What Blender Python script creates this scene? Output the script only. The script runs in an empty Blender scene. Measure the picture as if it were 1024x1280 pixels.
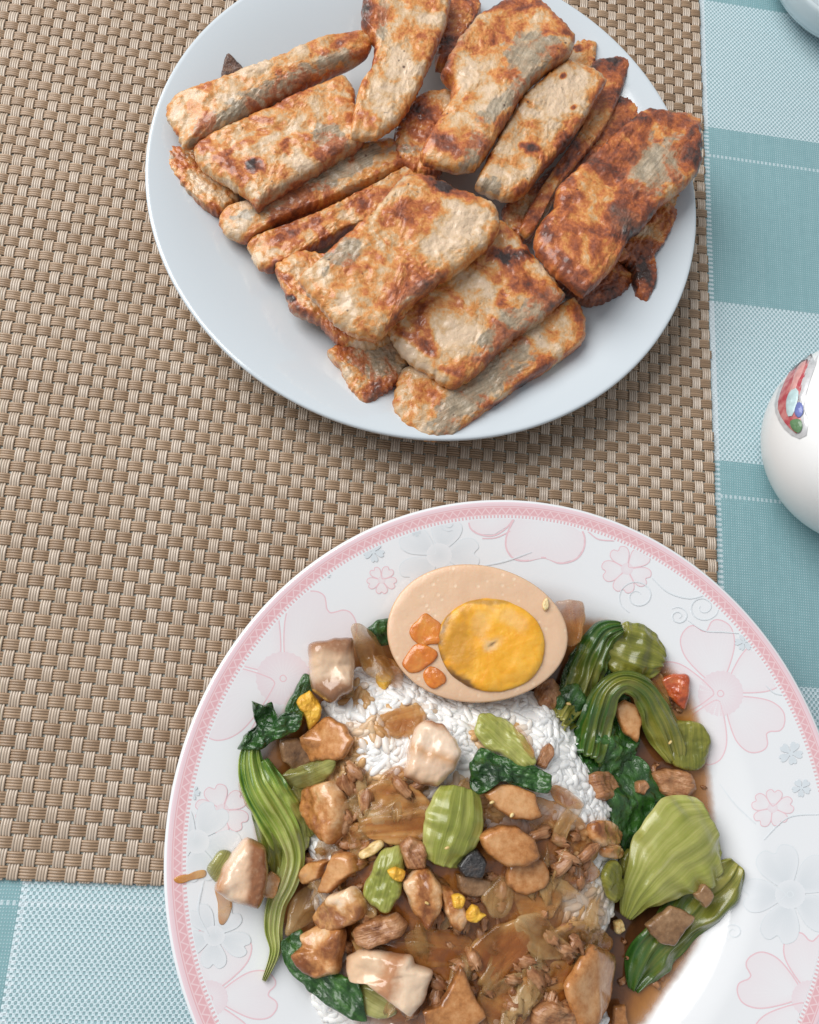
import bpy, bmesh, math, random
from mathutils import Vector, Matrix, noise
random.seed(7)
R = math.radians
scene = bpy.context.scene
col = scene.collection

# ------------------------------------------------------------------ camera, light, exposure
H = 0.324                                    # lens height above the table, metres
F, TILT, ROLL, YAW = 1005.6, R(15.622), R(26.417), R(21.850)
_rz = Matrix.Rotation(-YAW, 3, 'Z')
_rt, _up, _fw = Vector((1, 0, 0)), Vector((0, math.cos(TILT), math.sin(TILT))), Vector((0, math.sin(TILT), -math.cos(TILT)))
RT = _rz @ (math.cos(ROLL)*_rt + math.sin(ROLL)*_up)
UP = _rz @ (-math.sin(ROLL)*_rt + math.cos(ROLL)*_up)
FW = _rz @ _fw
EYE = Vector((0, 0, H))
cam = bpy.data.cameras.new('camera'); co = bpy.data.objects.new('camera', cam); col.objects.link(co)
cam.sensor_fit = 'HORIZONTAL'; cam.sensor_width = 36; cam.lens = F/1024*36
cam.clip_start = 0.01; cam.clip_end = 20
m = Matrix.Identity(4)
for i in range(3):
    m[i][0], m[i][1], m[i][2], m[i][3] = RT[i], UP[i], -FW[i], EYE[i]
co.matrix_world = m
scene.camera = co

w = bpy.data.worlds.new('World'); scene.world = w; w.use_nodes = True
bg = w.node_tree.nodes['Background']; bg.inputs[0].default_value = (0.92, 0.96, 1.0, 1); bg.inputs[1].default_value = 0.40

def area(name, loc, target, sx, sy, power, colr):
    l = bpy.data.lights.new(name, 'AREA'); l.shape = 'RECTANGLE'; l.size, l.size_y = sx, sy
    l.energy = power; l.color = colr
    o = bpy.data.objects.new(name, l); col.objects.link(o); o.location = loc
    o.rotation_euler = (Vector(target)-Vector(loc)).to_track_quat('-Z', 'Y').to_euler()
    return o
area('window_light', (-0.80, 0.60, 1.0), (0, 0.02, 0), 1.1, 1.15, 25.0, (1.0, 0.985, 0.96))

scene.view_settings.view_transform = 'Standard'; scene.view_settings.look = 'None'
scene.view_settings.gamma = 1; scene.view_settings.exposure = 0.0
scene.view_settings.use_curve_mapping = False

# ------------------------------------------------------------------ placing helpers
def at(px, py, z=0.0):
    """the point at height z that the photograph shows at (px, py)"""
    d = FW + RT*((px-512)/F) - UP*((py-640)/F)
    return EYE + d*((z-H)/d.z)
def to_px(P):
    d = P-EYE; k = d.dot(FW)
    return 512+F*d.dot(RT)/k, 640-F*d.dot(UP)/k
def loc_fit(x, y, z):
    return _rz @ Vector((x*H, y*H, z))

def link(o, parent=None):
    col.objects.link(o)
    if parent: o.parent = parent
    return o
def tag(o, label=None, cat=None, group=None, kind=None):
    if label: o['label'] = label
    if cat: o['category'] = cat
    if group: o['group'] = group
    if kind: o['kind'] = kind
    return o
def mesh_obj(name, vs, fs, mat, parent=None, loc=None, smooth=True, attrs=None):
    me = bpy.data.meshes.new(name)
    if loc is not None: vs = [(v[0]-loc[0], v[1]-loc[1], v[2]-loc[2]) for v in vs]
    me.from_pydata(vs, [], fs)
    if smooth: me.polygons.foreach_set('use_smooth', [True]*len(me.polygons))
    for k, data in (attrs or {}).items():
        a = me.attributes.new(k, 'FLOAT_COLOR', 'POINT')
        a.data.foreach_set('color', [c for q in data for c in q])
    if mat: me.materials.append(mat)
    me.update()
    o = bpy.data.objects.new(name, me); link(o, parent)
    if loc is not None: o.location = loc
    return o
def sstep(a, b, x):
    t = min(1, max(0, (x-a)/(b-a))) if b != a else float(x > a)
    return t*t*(3-2*t)

# ------------------------------------------------------------------ material helpers
class NT:
    def __init__(s, name):
        s.m = bpy.data.materials.new(name); s.m.use_nodes = True
        s.t = s.m.node_tree; s.b = s.t.nodes['Principled BSDF']; s.out = s.t.nodes['Material Output']
    def n(s, typ, ins=None, **props):
        nd = s.t.nodes.new(typ)
        for k, v in props.items(): setattr(nd, k, v)
        for k, v in (ins or {}).items(): s.set(nd.inputs[k], v)
        return nd
    def set(s, sock, v):
        if isinstance(v, bpy.types.NodeSocket): s.t.links.new(v, sock)
        else:
            if isinstance(v, tuple) and len(v) == 3 and sock.type == 'RGBA': v = (*v, 1)
            sock.default_value = v
    def math(s, op, a, b=0.0, c=None, clamp=False):
        nd = s.t.nodes.new('ShaderNodeMath'); nd.operation = op; nd.use_clamp = clamp
        s.set(nd.inputs[0], a); s.set(nd.inputs[1], b)
        if c is not None: s.set(nd.inputs[2], c)
        return nd.outputs[0]
    def add(s, a, b): return s.math('ADD', a, b)
    def mul(s, a, b): return s.math('MULTIPLY', a, b)
    def ss(s, x, a, b, lo=0.0, hi=1.0):
        nd = s.n('ShaderNodeMapRange', {0: x, 1: a, 2: b, 3: lo, 4: hi}, interpolation_type='SMOOTHSTEP')
        return nd.outputs[0]
    def mix(s, f, a, b, mode='MIX'):
        nd = s.t.nodes.new('ShaderNodeMix'); nd.data_type = 'RGBA'; nd.blend_type = mode
        s.set(nd.inputs[0], f); s.set(nd.inputs[6], a); s.set(nd.inputs[7], b)
        return nd.outputs[2]
    def noise(s, vec, scale, detail=3.0, rough=0.55, dist=0.0):
        nd = s.n('ShaderNodeTexNoise', {'Scale': scale, 'Detail': detail, 'Roughness': rough, 'Distortion': dist})
        if vec is not None: s.t.links.new(vec, nd.inputs['Vector'])
        return nd.outputs['Fac']
    def ramp(s, x, stops):
        nd = s.t.nodes.new('ShaderNodeValToRGB'); s.set(nd.inputs[0], x)
        e = nd.color_ramp.elements
        while len(e) < len(stops): e.new(0.5)
        for el, (p, c) in zip(e, stops): el.position = p; el.color = (*c, 1) if len(c) == 3 else c
        return nd.outputs[0]
    def coords(s, rand=True, scale=None):
        tc = s.t.nodes.new('ShaderNodeTexCoord'); v = tc.outputs['Object']
        if rand:
            oi = s.t.nodes.new('ShaderNodeObjectInfo')
            nd = s.n('ShaderNodeVectorMath', {0: v}, operation='ADD')
            cb = s.n('ShaderNodeCombineXYZ', {0: s.mul(oi.outputs['Random'], 7.3), 1: s.mul(oi.outputs['Random'], 3.1), 2: s.mul(oi.outputs['Random'], 5.7)})
            s.t.links.new(cb.outputs[0], nd.inputs[1]); v = nd.outputs[0]
            s.rnd = oi.outputs['Random']
        if scale:
            mp = s.n('ShaderNodeMapping', {'Vector': v, 'Scale': scale}); v = mp.outputs[0]
        return v
    def attr(s, name):
        a = s.n('ShaderNodeAttribute', attribute_name=name)
        sp = s.n('ShaderNodeSeparateColor', {0: a.outputs['Color']})
        return sp.outputs[0], sp.outputs[1], sp.outputs[2]
    def prop(s, name):
        return s.n('ShaderNodeAttribute', attribute_name=name, attribute_type='OBJECT').outputs['Fac']
    def bump(s, h, strength=0.5, dist=0.001):
        nd = s.n('ShaderNodeBump', {'Height': h, 'Strength': strength, 'Distance': dist}); return nd.outputs[0]
    def fin(s, **kw):
        names = dict(color='Base Color', rough='Roughness', metal='Metallic', spec='Specular IOR Level', coat='Coat Weight', coatr='Coat Roughness',
                     sss='Subsurface Weight', sssr='Subsurface Radius', ssss='Subsurface Scale', normal='Normal', alpha='Alpha', trans='Transmission Weight', ior='IOR', coatn='Coat Normal', sheen='Sheen Weight')
        for k, v in kw.items(): s.set(s.b.inputs[names[k]], v)
        return s.m

def mat_fish():
    t = NT('fried_fish'); v = t.coords()
    e, u, vv = t.attr('att'); burn, grey, pale = t.attr('pt')
    big = t.noise(v, 62, 4, .6, .6); mid = t.noise(v, 210, 6, .68, .4); fine = t.noise(v, 800, 4, .6)
    val = t.add(t.add(t.mul(big, .85), t.mul(mid, .34)), t.mul(fine, .13))
    val = t.add(t.add(t.mul(t.add(val, -.67), 1.5), .535), t.prop('brown'))
    val = t.add(val, t.mul(t.math('POWER', e, 5), .10))
    au = t.math('ABSOLUTE', t.math('SUBTRACT', t.mul(u, 2.0), 1.0)); av = t.math('ABSOLUTE', t.math('SUBTRACT', t.mul(vv, 2.0), 1.0))
    wn = t.mul(t.add(big, -.5), .5)
    endm = t.ss(t.add(au, wn), .86, .98); sidem = t.mul(t.ss(t.add(av, wn), .72, .95), t.math('SUBTRACT', 1.0, endm))
    val = t.math('SUBTRACT', val, t.mul(endm, .17))
    val = t.add(val, t.mul(burn, .40)); val = t.math('SUBTRACT', val, t.mul(pale, .22))
    c = t.ramp(val, [(.32, (.72, .53, .36)), (.45, (.63, .41, .215)), (.55, (.66, .275, .062)), (.66, (.48, .125, .024)), (.79, (.24, .052, .014)), (.97, (.035, .014, .010))])
    sv = t.n('ShaderNodeCombineXYZ', {0: t.mul(u, 5.0), 1: t.mul(vv, 26.0), 2: t.mul(t.rnd, 30.0)}).outputs[0]
    st = t.add(t.mul(t.noise(sv, 1.0, 5, .65, .8), .6), t.mul(t.noise(v, 300, 4, .6, .8), .4))
    gcol = t.ramp(st, [(.30, (.13, .108, .075)), (.48, (.30, .25, .178)), (.66, (.52, .455, .35))])
    gn = t.noise(v, 95, 4, .6, .3)
    g = t.ss(t.add(t.add(t.add(t.mul(grey, 1.7), t.mul(sidem, .50)), t.prop('grey')), t.mul(gn, .9)),   .62, 1.08)
    g = t.mul(g, t.ss(val, .55, .70, 1, .15))
    c = t.mix(t.mul(g, t.ss(st, .3, .7, .92, .70)), c, gcol)
    vo = t.n('ShaderNodeTexVoronoi', {'Vector': v, 'Scale': 260.0, 'Randomness': 1.0})
    sp = t.mul(t.ss(vo.outputs['Distance'], .10, .2, 1, 0), t.ss(t.noise(v, 140, 2), .56, .66))
    c = t.mix(t.mul(sp, .85), c, (.075, .022, .012))
    hgt = t.add(t.add(t.mul(mid, 1.0), t.mul(fine, .55)), t.mul(st, .12))
    nb = t.bump(hgt, .62, .0015)
    return t.fin(color=c, rough=t.ss(mid, .3, .7, .32, .62), normal=nb, coat=.65, coatr=.16, spec=.5, sss=.05, sssr=(1, .45, .2), ssss=.002)

def mat_food(name, ramp, scale=120, scale2=420, dist=.3, bump=.4, rough=.3, coat=.5, sss=.25, sssr=(1, .5, .3), ssss=.003, edge=None, along=None, across=None, alpha=None, streak=None, trans=0, band=None, crinkle=0):
    """wet food: a ramp over noise, optional tint by the edge / length / width of the piece"""
    t = NT(name); v = t.coords()
    e, u, vv = t.attr('att')
    if streak:                                     # fibres along the piece, from its own length and width
        cb = t.n('ShaderNodeCombineXYZ', {0: t.mul(u, streak[0]), 1: t.mul(vv, streak[1]), 2: t.mul(t.rnd, 20.0)})
        f = t.noise(cb.outputs[0], 1.0, 4, .6, .5)
        x = t.add(t.mul(t.noise(v, scale, 4, .6, dist), .55), t.mul(f, .45))
        h = t.add(t.mul(f, .8), t.mul(t.noise(v, scale2, 4, .6), .4))
    else:
        a = t.noise(v, scale, 4, .6, dist); b = t.noise(v, scale2, 5, .65)
        x = t.add(t.mul(a, .65), t.mul(b, .35)); h = t.add(t.mul(a, .6), b)
    h = t.add(h, t.mul(t.noise(v, 1300, 3), .45))
    if crinkle:
        vo = t.n('ShaderNodeTexVoronoi', {'Vector': v, 'Scale': float(crinkle)}, feature='SMOOTH_F1')
        h = t.add(h, t.mul(vo.outputs['Distance'], -1.2)); x = t.add(x, t.mul(t.add(vo.outputs['Distance'], -.4), .18))
    x = t.add(t.mul(t.add(x, -.5), 1.7), .5)
    if band:
        x = t.add(x, t.mul(t.math('SINE', t.add(t.mul(vv, band[0]), t.add(t.mul(u, 2.0), t.mul(t.noise(v, 90, 3), 7.0)))), band[1]))
    if along: x = t.add(x, t.mul(u, along))
    if across: x = t.add(x, t.mul(vv, across))
    if edge: x = t.add(x, t.mul(t.math('POWER', e, 4), edge))
    c = t.ramp(x, ramp)
    kw = {}
    if alpha: kw['alpha'] = t.ss(t.noise(v, 90, 3), .3, .7, alpha[0], alpha[1])
    return t.fin(color=c, rough=rough, coat=coat, coatr=.12, sss=sss, sssr=sssr, ssss=ssss, normal=t.bump(h, max(.12, bump*1.2), .0013), trans=trans, **kw)

# ------------------------------------------------------------------ shape helpers
def catmull(pts, n, closed=True, soft=1.0):
    """resample a polyline of tuples evenly to n points with a Catmull-Rom curve"""
    K = len(pts); dense = []
    rng = range(K) if closed else range(K-1)
    g = (lambda i: pts[i % K]) if closed else (lambda i: pts[min(K-1, max(0, i))])
    for i in rng:
        p0, p1, p2, p3 = g(i-1), g(i), g(i+1), g(i+2)
        for s in range(10):
            t = s/10
            dense.append(tuple(soft*.5*((2*b)+(-a+c)*t+(2*a-5*b+4*c-d)*t*t+(-a+3*b-3*c+d)*t**3)+(1-soft)*(b+(c-b)*t) for a, b, c, d in zip(p0, p1, p2, p3)))
    dense.append(dense[0] if closed else tuple(pts[-1]))
    L = [0]
    for a, b in zip(dense, dense[1:]): L.append(L[-1]+math.dist(a[:3], b[:3]))
    out = []; j = 0
    for k in range(n):
        s = L[-1]*(k/n if closed else k/(n-1))
        while j < len(L)-2 and L[j+1] < s: j += 1
        f = (s-L[j])/max(1e-12, L[j+1]-L[j])
        out.append(tuple(a+(b-a)*f for a, b in zip(dense[j], dense[j+1])))
    return out

def slab(name, outline, mat, t, z=None, dz=None, n=30, p=7.0, amp=.0009, freq=200, jit=.0004, jfreq=260, bend=0.0, dent=0.0, parent=None,
         paint=None, props=None, smooth=True, fold=0.0, soft=1.0, vor=0.0, vfreq=350):
    """a solid piece: its outline at real height (z above the table, or dz above the food it lies on), thickness t, rounded rim, uneven faces"""
    P = []
    for q in outline:
        if dz is None: P.append(tuple(at(q[0], q[1], q[2] if len(q) > 2 else z)))
        else: P.append(tuple(on(q[0], q[1], dz+(q[2] if len(q) > 2 else 0))))
    per = 8*((n)//2); half = n//2
    O = [Vector(q) for q in catmull(P, per, True, soft)]
    sd = random.random()*90
    C = sum(O, Vector())/per
    nx = Vector()
    for a, b in zip(O, O[1:]+O[:1]): nx += (a-C).cross(b-C)
    N = nx.normalized()
    if N.z < 0: N = -N
    # principal axis of the outline
    e1 = N.orthogonal().normalized(); e2 = N.cross(e1)
    sxx = sum((q-C).dot(e1)**2 for q in O); syy = sum((q-C).dot(e2)**2 for q in O); sxy = sum((q-C).dot(e1)*(q-C).dot(e2) for q in O)
    an = .5*math.atan2(2*sxy, sxx-syy); ax = e1*math.cos(an)+e2*math.sin(an); ay = N.cross(ax)
    if ay.y > 0: ax, ay = -ax, -ay                      # width runs from the far side to the near side
    lu = max(abs((q-C).dot(ax)) for q in O); lv = max(abs((q-C).dot(ay)) for q in O)
    O = [q+(q-C).normalized()*noise.noise(q*jfreq+Vector((sd, 0, 0)))*jit*2 for q in O]
    def ring(a, b):
        r = max(abs(a), abs(b))
        if r == 0: return 0, 0.0
        if a == r and b < r: s = (b/r+1)/2
        elif b == r: s = 1+(1-a/r)/2
        elif a == -r: s = 2+(1-b/r)/2
        else: s = 3+(a/r+1)/2
        return r, (s/4*per) % per
    vs, att, pt, fs = [], [], [], []
    W = 2*half+1; idx = {}
    for side in (1, -1):
        for j in range(W):
            for i in range(W):
                a, b = (i-half)/half, (j-half)/half
                r, s = ring(a, b)
                if side == -1 and r >= 1-1e-9:
                    idx[(side, i, j)] = idx[(1, i, j)]; continue
                k = int(s); f = s-k
                o = O[k % per]*(1-f)+O[(k+1) % per]*f
                rr = 1-(1-r)**1.35 if r < 1 else 1
                q = C+(o-C)*rr
                d = q-C; u, v = d.dot(ax)/lu, d.dot(ay)/lv
                h = t/2*max(0.0, 1-rr**p)**.5
                nz = noise.fractal(q*freq+Vector((sd, 3, side)), .75, 2.1, 5)*amp
                if vor:
                    dv = noise.voronoi(q*vfreq+Vector((sd, 5, 1)))[0]; nz += vor*(min(1, (dv[1]-dv[0])*1.6)-.45)*min(1, 3*(1-rr)+.35)
                q = q+N*(side*h+nz*(1 if side == 1 else .4)+bend*(u*u-.3)*t+fold*math.sin(v*3+u*1.2)*t)
                if dent and side == 1: q = q-N*dent*(1-rr*rr)*t
                idx[(side, i, j)] = len(vs); vs.append(q); att.append((rr, u*.5+.5, v*.5+.5, 1))
                if paint is not None:
                    x, y = to_px(q); c = [0, 0, 0, 1]
                    if side == 1:
                        wob = noise.noise(q*220+Vector((sd, 9, 9)))*.55+noise.noise(q*600+Vector((sd, 9, 9)))*.35
                        for ch, X, Y, rx, ry, ang, stg in paint:
                            ca, sa = math.cos(ang), math.sin(ang); dx, dy = x-X, y-Y
                            dd = math.hypot((dx*ca+dy*sa)/rx, (-dx*sa+dy*ca)/ry)+wob
                            c[ch] = min(1, c[ch]+stg*(1-sstep(.35, 1.3, dd)))
                    pt.append(tuple(c))
    for side in (1, -1):
        for j in range(W-1):
            for i in range(W-1):
                f = [idx[(side, i, j)], idx[(side, i+1, j)], idx[(side, i+1, j+1)], idx[(side, i, j+1)]]
                fs.append(f if side == 1 else f[::-1])
    # outline orientation decides which way the faces look
    a, b, c = (vs[k] for k in fs[len(fs)//4][:3])
    if (b-a).cross(c-a).dot(N) < 0: fs = [f[::-1] for f in fs]
    A = {'att': att}
    if paint is not None: A['pt'] = pt
    base = C.copy(); base.z = min(q.z for q in vs)
    o = mesh_obj(name, vs, fs, mat, parent, None if parent else base, smooth, A)
    for k, val in (props or {}).items(): o[k] = val
    return o

def strip(name, path, mat, arch=.25, ribs=0, ribh=.0004, t=.0012, ruffle=.0, nu=48, nv=20, z=None, dz=None, parent=None, roll=0.0, wav=0.0, tip=.55):
    """a leaf or stem as a curved, ribbed band with thickness. path: (px, py, dz, width in px)"""
    P = []
    for x, y, d, wd in path:
        q = on(x, y, (dz or 0)+d) if z is None else at(x, y, z+d)
        P.append((q.x, q.y, q.z, wd*.00030))
    P = catmull(P, nu, False); sd = random.random()*50
    pts = [Vector(q[:3]) for q in P]
    top, bot, att = [], [], []
    for k, q in enumerate(pts):
        T = (pts[min(nu-1, k+1)]-pts[max(0, k-1)]).normalized()
        S = T.cross(Vector((0, 0, 1))).normalized(); N = S.cross(T).normalized()
        rl = roll
        S, N = S*math.cos(rl)+N*math.sin(rl), N*math.cos(rl)-S*math.sin(rl)
        wd = P[k][3]*(tip+(1-tip)*min(1, 4*(k/(nu-1)), 4*(1-k/(nu-1)))**.5)
        for j in range(nv+1):
            s = 2*j/nv-1
            jx = wd/2*(1+.10*noise.noise(Vector((k/nu*5, s*1.2, sd))))
            h = arch*wd*(1-s*s)-arch*wd*.5
            if ribs: h += ribh*(1-2*abs(math.sin(s*math.pi*ribs*.5+noise.noise(Vector((k/nu*3, s, sd)))*1.4+.6)))*(1+.8*noise.noise(Vector((k/nu*4, s*2, sd+2))))
            h += ruffle*wd*abs(s)**1.5*noise.noise(Vector((k/nu*11, s*1.3, sd+4)))
            h += wav*wd*noise.noise(Vector((k/nu*6, s*1.7, sd+8)))
            c = q+S*(s*jx)+N*h
            tt = t*(1-.75*abs(s)**3)
            top.append(c+N*tt/2); bot.append(c-N*tt/2); att.append((abs(s), k/(nu-1), s*.5+.5, 1))
    vs = top+bot; off = len(top); W = nv+1; fs = []
    for k in range(nu-1):
        for j in range(nv):
            a = k*W+j; f = [a, a+1, a+W+1, a+W]
            fs.append(f[::-1]); fs.append([i+off for i in f])
        a = k*W; fs.append([a, a+W, a+W+off, a+off]); a += nv; fs.append([a, a+off, a+W+off, a+W])
    for k in (0, nu-1):
        for j in range(nv):
            a = k*W+j; f = [a, a+off, a+off+1, a+1]; fs.append(f if k else f[::-1])
    C = sum(pts, Vector())/nu; C.z = min(v.z for v in vs)
    o = mesh_obj(name, vs, fs, mat, parent, None if parent else C, True, {'att': att+att})
    bm = bmesh.new(); bm.from_mesh(o.data); bmesh.ops.recalc_face_normals(bm, faces=bm.faces); bm.to_mesh(o.data); bm.free()
    return o

def lathe(name, prof, mat, n=160, parent=None, loc=(0, 0, 0)):
    vs, fs = [], []
    for r, z in prof:
        for k in range(n):
            a = 2*math.pi*k/n; vs.append((r*math.cos(a), r*math.sin(a), z))
    for j in range(len(prof)-1):
        for k in range(n):
            a, b = j*n+k, j*n+(k+1) % n
            fs.append((a, b, b+n, a+n))
    fs.append(tuple(range(n))[::-1]); fs.append(tuple(range((len(prof)-1)*n, len(prof)*n)))
    o = mesh_obj(name, vs, fs, mat, parent, None, True); o.location = loc
    bm = bmesh.new(); bm.from_mesh(o.data); bmesh.ops.recalc_face_normals(bm, faces=bm.faces); bm.to_mesh(o.data); bm.free()
    return o

# ------------------------------------------------------------------ the surface: table and woven tablecloth
MAT_Z = 0.0012
px_edge = at(893, 600, MAT_Z); X_R = px_edge.x                # right edge of the place mat
Y_B = at(100, 1104, MAT_Z).y                                  # its lower edge
yb = [at(915, y, 0).y for y in (163, 379, 577)]
band, pitch = yb[0]-yb[1], yb[0]-yb[2]
dash = yb[0]-at(915, 198, 0).y
xl = at(20, 1150, 0).x
def mat_cloth():
    t = NT('teal_woven_cloth'); v = t.coords(False)
    s = t.n('ShaderNodeSeparateXYZ', {0: v}); x, y = s.outputs[0], s.outputs[1]
    wob = t.noise(v, 30, 2); x2 = t.add(x, t.mul(wob, .0012)); y2 = t.add(y, t.mul(t.noise(v, 24, 2), .0012))
    def cosm(c, per, off=0.0): return t.math('COSINE', t.math('ADD', t.mul(c, 2*math.pi/per), off))
    rel = t.math('MODULO', t.add(t.math('SUBTRACT', yb[0], y), pitch*20), pitch)       # 0 at the upper edge of a teal band
    teal = t.math('LESS_THAN', rel, band)
    tealx = t.math('LESS_THAN', x, xl)
    teal = t.mul(teal, t.math('GREATER_THAN', x, X_R-.12))
    teal = t.math('MAXIMUM', teal, tealx)
    # open honeycomb weave: teal cells between pale threads
    hx = t.mul(cosm(x2, .0021), cosm(y2, .0025)); cell = t.ss(hx, -.05, .38)
    # close weave: pale pin dots on teal
    dx = t.add(cosm(x2, .00105), cosm(y2, .00115)); dots = t.ss(dx, .55, 1.5)
    thick = t.ss(t.noise(t.n('ShaderNodeMapping', {'Vector': v, 'Scale': (1, .02, 1)}).outputs[0], 420, 2), .35, .65, .55, 1.0)
    tealc = t.mix(t.noise(v, 260, 3), (.185, .345, .375), (.245, .425, .455))
    pale = t.mix(t.noise(v, 500, 2), (.50, .65, .70), (.70, .82, .87))
    light = t.mix(t.mul(cell, .80), pale, tealc)
    dark = t.mix(t.mul(dots, t.mul(thick, .62)), tealc, pale)
    c = t.mix(teal, light, dark)
    dl = t.mul(t.math('LESS_THAN', t.math('ABSOLUTE', t.math('SUBTRACT', rel, dash)), .00085), t.ss(cosm(x2, .0021), -.3, 0.1))
    edge = t.math('LESS_THAN', t.math('ABSOLUTE', t.math('SUBTRACT', x, X_R+.0021)), .0013)
    edge = t.mul(edge, t.math('MAXIMUM', t.math('SUBTRACT', 1.0, teal), t.ss(cosm(y2, .0023), -.4, .2)))
    edgeb = t.mul(t.math('LESS_THAN', t.math('ABSOLUTE', t.math('SUBTRACT', x, xl+.0012)), .0012), t.ss(cosm(y2, .0023), -.4, .2))
    c = t.mix(t.math('MAXIMUM', t.mul(dl, .45), t.math('MAXIMUM', t.mul(edge, .6), t.mul(edgeb, .5))), c, (.80, .87, .92))
    h = t.add(t.mul(t.math('SUBTRACT', 1.0, t.mul(cell, t.math('SUBTRACT', 1.0, teal))), .8), t.mul(dots, .3))
    return t.fin(color=c, rough=.55, normal=t.bump(h, .7, .0006), spec=.35)
CL = mat_cloth()
x0, x1, y0, y1 = -.42, .34, -.30, .52
def sheet(name, x0, x1, y0, y1, z0, z1, mat):
    vs = [(x, y, z) for z in (z0, z1) for x, y in ((x0, y0), (x1, y0), (x1, y1), (x0, y1))]
    fs = [(3, 2, 1, 0), (4, 5, 6, 7), (0, 1, 5, 4), (1, 2, 6, 5), (2, 3, 7, 6), (3, 0, 4, 7)]
    return mesh_obj(name, vs, fs, mat, smooth=False)
tw = NT('table_wood'); tv = tw.coords(False, (1, 12, 1))
sheet('tabletop', x0-.05, x1+.05, y0-.05, y1+.05, -.03, -.0012, tw.fin(color=tw.ramp(tw.noise(tv, 14, 4), [(.3, (.18, .10, .05)), (.7, (.32, .19, .10))]), rough=.4))['kind'] = 'structure'
o = sheet('tablecloth', x0, x1, y0, y1, -.001, 0.0, CL)
tag(o, 'teal and white checked woven tablecloth lying under the brown place mat', 'tablecloth')

# ------------------------------------------------------------------ woven place mat: every strip is a part
PU, PV = .030815/2*H, .030322/2*H
def mat_strip(name, c0, c1, rough):
    t = NT(name); v = t.coords()
    along = t.n('ShaderNodeMapping', {'Vector': v, 'Scale': (1, 1, 1)}).outputs[0]
    a = t.noise(along, 130, 3); b = t.noise(v, 1400, 2)
    f = t.add(t.mul(t.rnd, .60), t.add(t.mul(a, .5), t.mul(b, .25)))
    tn = t.attr('tone')[0]
    c = t.mix(tn, tuple(k*.5 for k in c0), t.ramp(f, [(.25, c0), (1.0, c1)]))
    return t.fin(color=c, rough=rough, spec=.6, normal=t.bump(b, .15, .0003))
WARP = mat_strip('vinyl_warp', (.51, .395, .295), (.64, .53, .43), .28)
WEFT = mat_strip('vinyl_weft', (.305, .195, .115), (.42, .285, .18), .36)
mat_root = bpy.data.objects.new('place_mat', None); link(mat_root)
tag(mat_root, 'brown and cream basket woven vinyl place mat under both plates', 'place mat')
mat_root.location = (X_R, Y_B, 0)
Xc0 = at(887, 607, MAT_Z).x                                   # the outermost warp strip on the right
wy = at(804.2, 575.3, MAT_Z).y                                # a weft row lying on top there, six strips in
Yr0 = at(40, 1091.5, MAT_Z).y; nr = round((wy-Yr0)/PV); PV = (wy-Yr0)/nr                # lowest row
NC, NR = 74, 104
def strip_mesh(name, length, p, width, phase, mat):
    """one flat strip of four ribs, waving over and under the crossing strips; runs along +x from -p/2"""
    vs, fs = [], []
    seg = 6; nl = int(length*seg)
    sec = []; tone = []
    for r in range(4):
        for k in range(4):
            a = math.pi*(k+.5 if False else k)/4
            sec.append(((-.5+(r+.5)/4)*width-math.cos(a)*width/8, .00012+.00036*math.sin(a)**.7 if k else .00000))
            tone.append((.0 if k == 0 else (1, .72, .9, .66)[(r+2*int(phase))%4],)*3+(1,))
    sec.append((width/2, .00000)); sec += [(width/2, -.0002), (-width/2, -.0002)]; tone += [(0, 0, 0, 1)]*3
    S = len(sec)
    for i in range(nl+1):
        x = (i/seg-.5)*p
        c = math.cos(math.pi*(x/p)+math.pi*phase)
        z = .00046*math.copysign(abs(c)**.7, c)
        for y, h in sec: vs.append((x, y, z+h))
    for i in range(nl):
        for j in range(S):
            a, b = i*S+j, i*S+(j+1) % S
            fs.append((a, a+S, b+S, b))
    fs.append(tuple(range(S))); fs.append(tuple(range(nl*S, nl*S+S))[::-1])
    me = bpy.data.meshes.new(name); me.from_pydata(vs, [], fs); me.materials.append(mat)
    a = me.attributes.new('tone', 'FLOAT_COLOR', 'POINT'); a.data.foreach_set('color', [c for _ in range(nl+1) for q in tone for c in q])
    bm = bmesh.new(); bm.from_mesh(me); bmesh.ops.recalc_face_normals(bm, faces=bm.faces); bm.to_mesh(me); bm.free()
    me.polygons.foreach_set('use_smooth', [True]*len(me.polygons))
    return me
bk = NT('mat_backing'); bkv = bk.coords(False)
BACK = bk.fin(color=bk.mix(bk.noise(bkv, 900, 2), (.46, .48, .43), (.62, .63, .57)), rough=.6)
o = sheet('mat_backing', -NC*PU, Xc0-X_R+PU*.42, Yr0-Y_B-PV*.3, NR*PV, .00015, .0007, BACK); o.parent = mat_root
# weft row nr is on top at even columns: phase by (row - nr)
weft_me = [strip_mesh('weft_strip', NC+.35, PU, PV*.83, k, WEFT) for k in (0, 1)]
warp_me = [strip_mesh('warp_strip', NR+.15, PV, PU*.79, k, WARP) for k in (0, 1)]
for r in range(NR):
    o = bpy.data.objects.new('weft_strip', weft_me[(r-nr) % 2]); link(o, mat_root)
    o.rotation_euler = (0, 0, math.pi+random.gauss(0, .0003)); o.location = (Xc0-X_R+random.uniform(-.0005, .0003), Yr0+r*PV-Y_B+random.gauss(0, .00008), MAT_Z)
for c in range(NC):
    # at row 0 the warp is on top when the weft is below: weft phase at (c, r=0) is c+(0-nr)
    o = bpy.data.objects.new('warp_strip', warp_me[(c-nr+1) % 2]); link(o, mat_root)
    o.rotation_euler = (0, 0, math.pi/2); o.location = (Xc0-X_R-c*PU, Yr0-Y_B+random.uniform(-.0002, .0002), MAT_Z)

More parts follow.
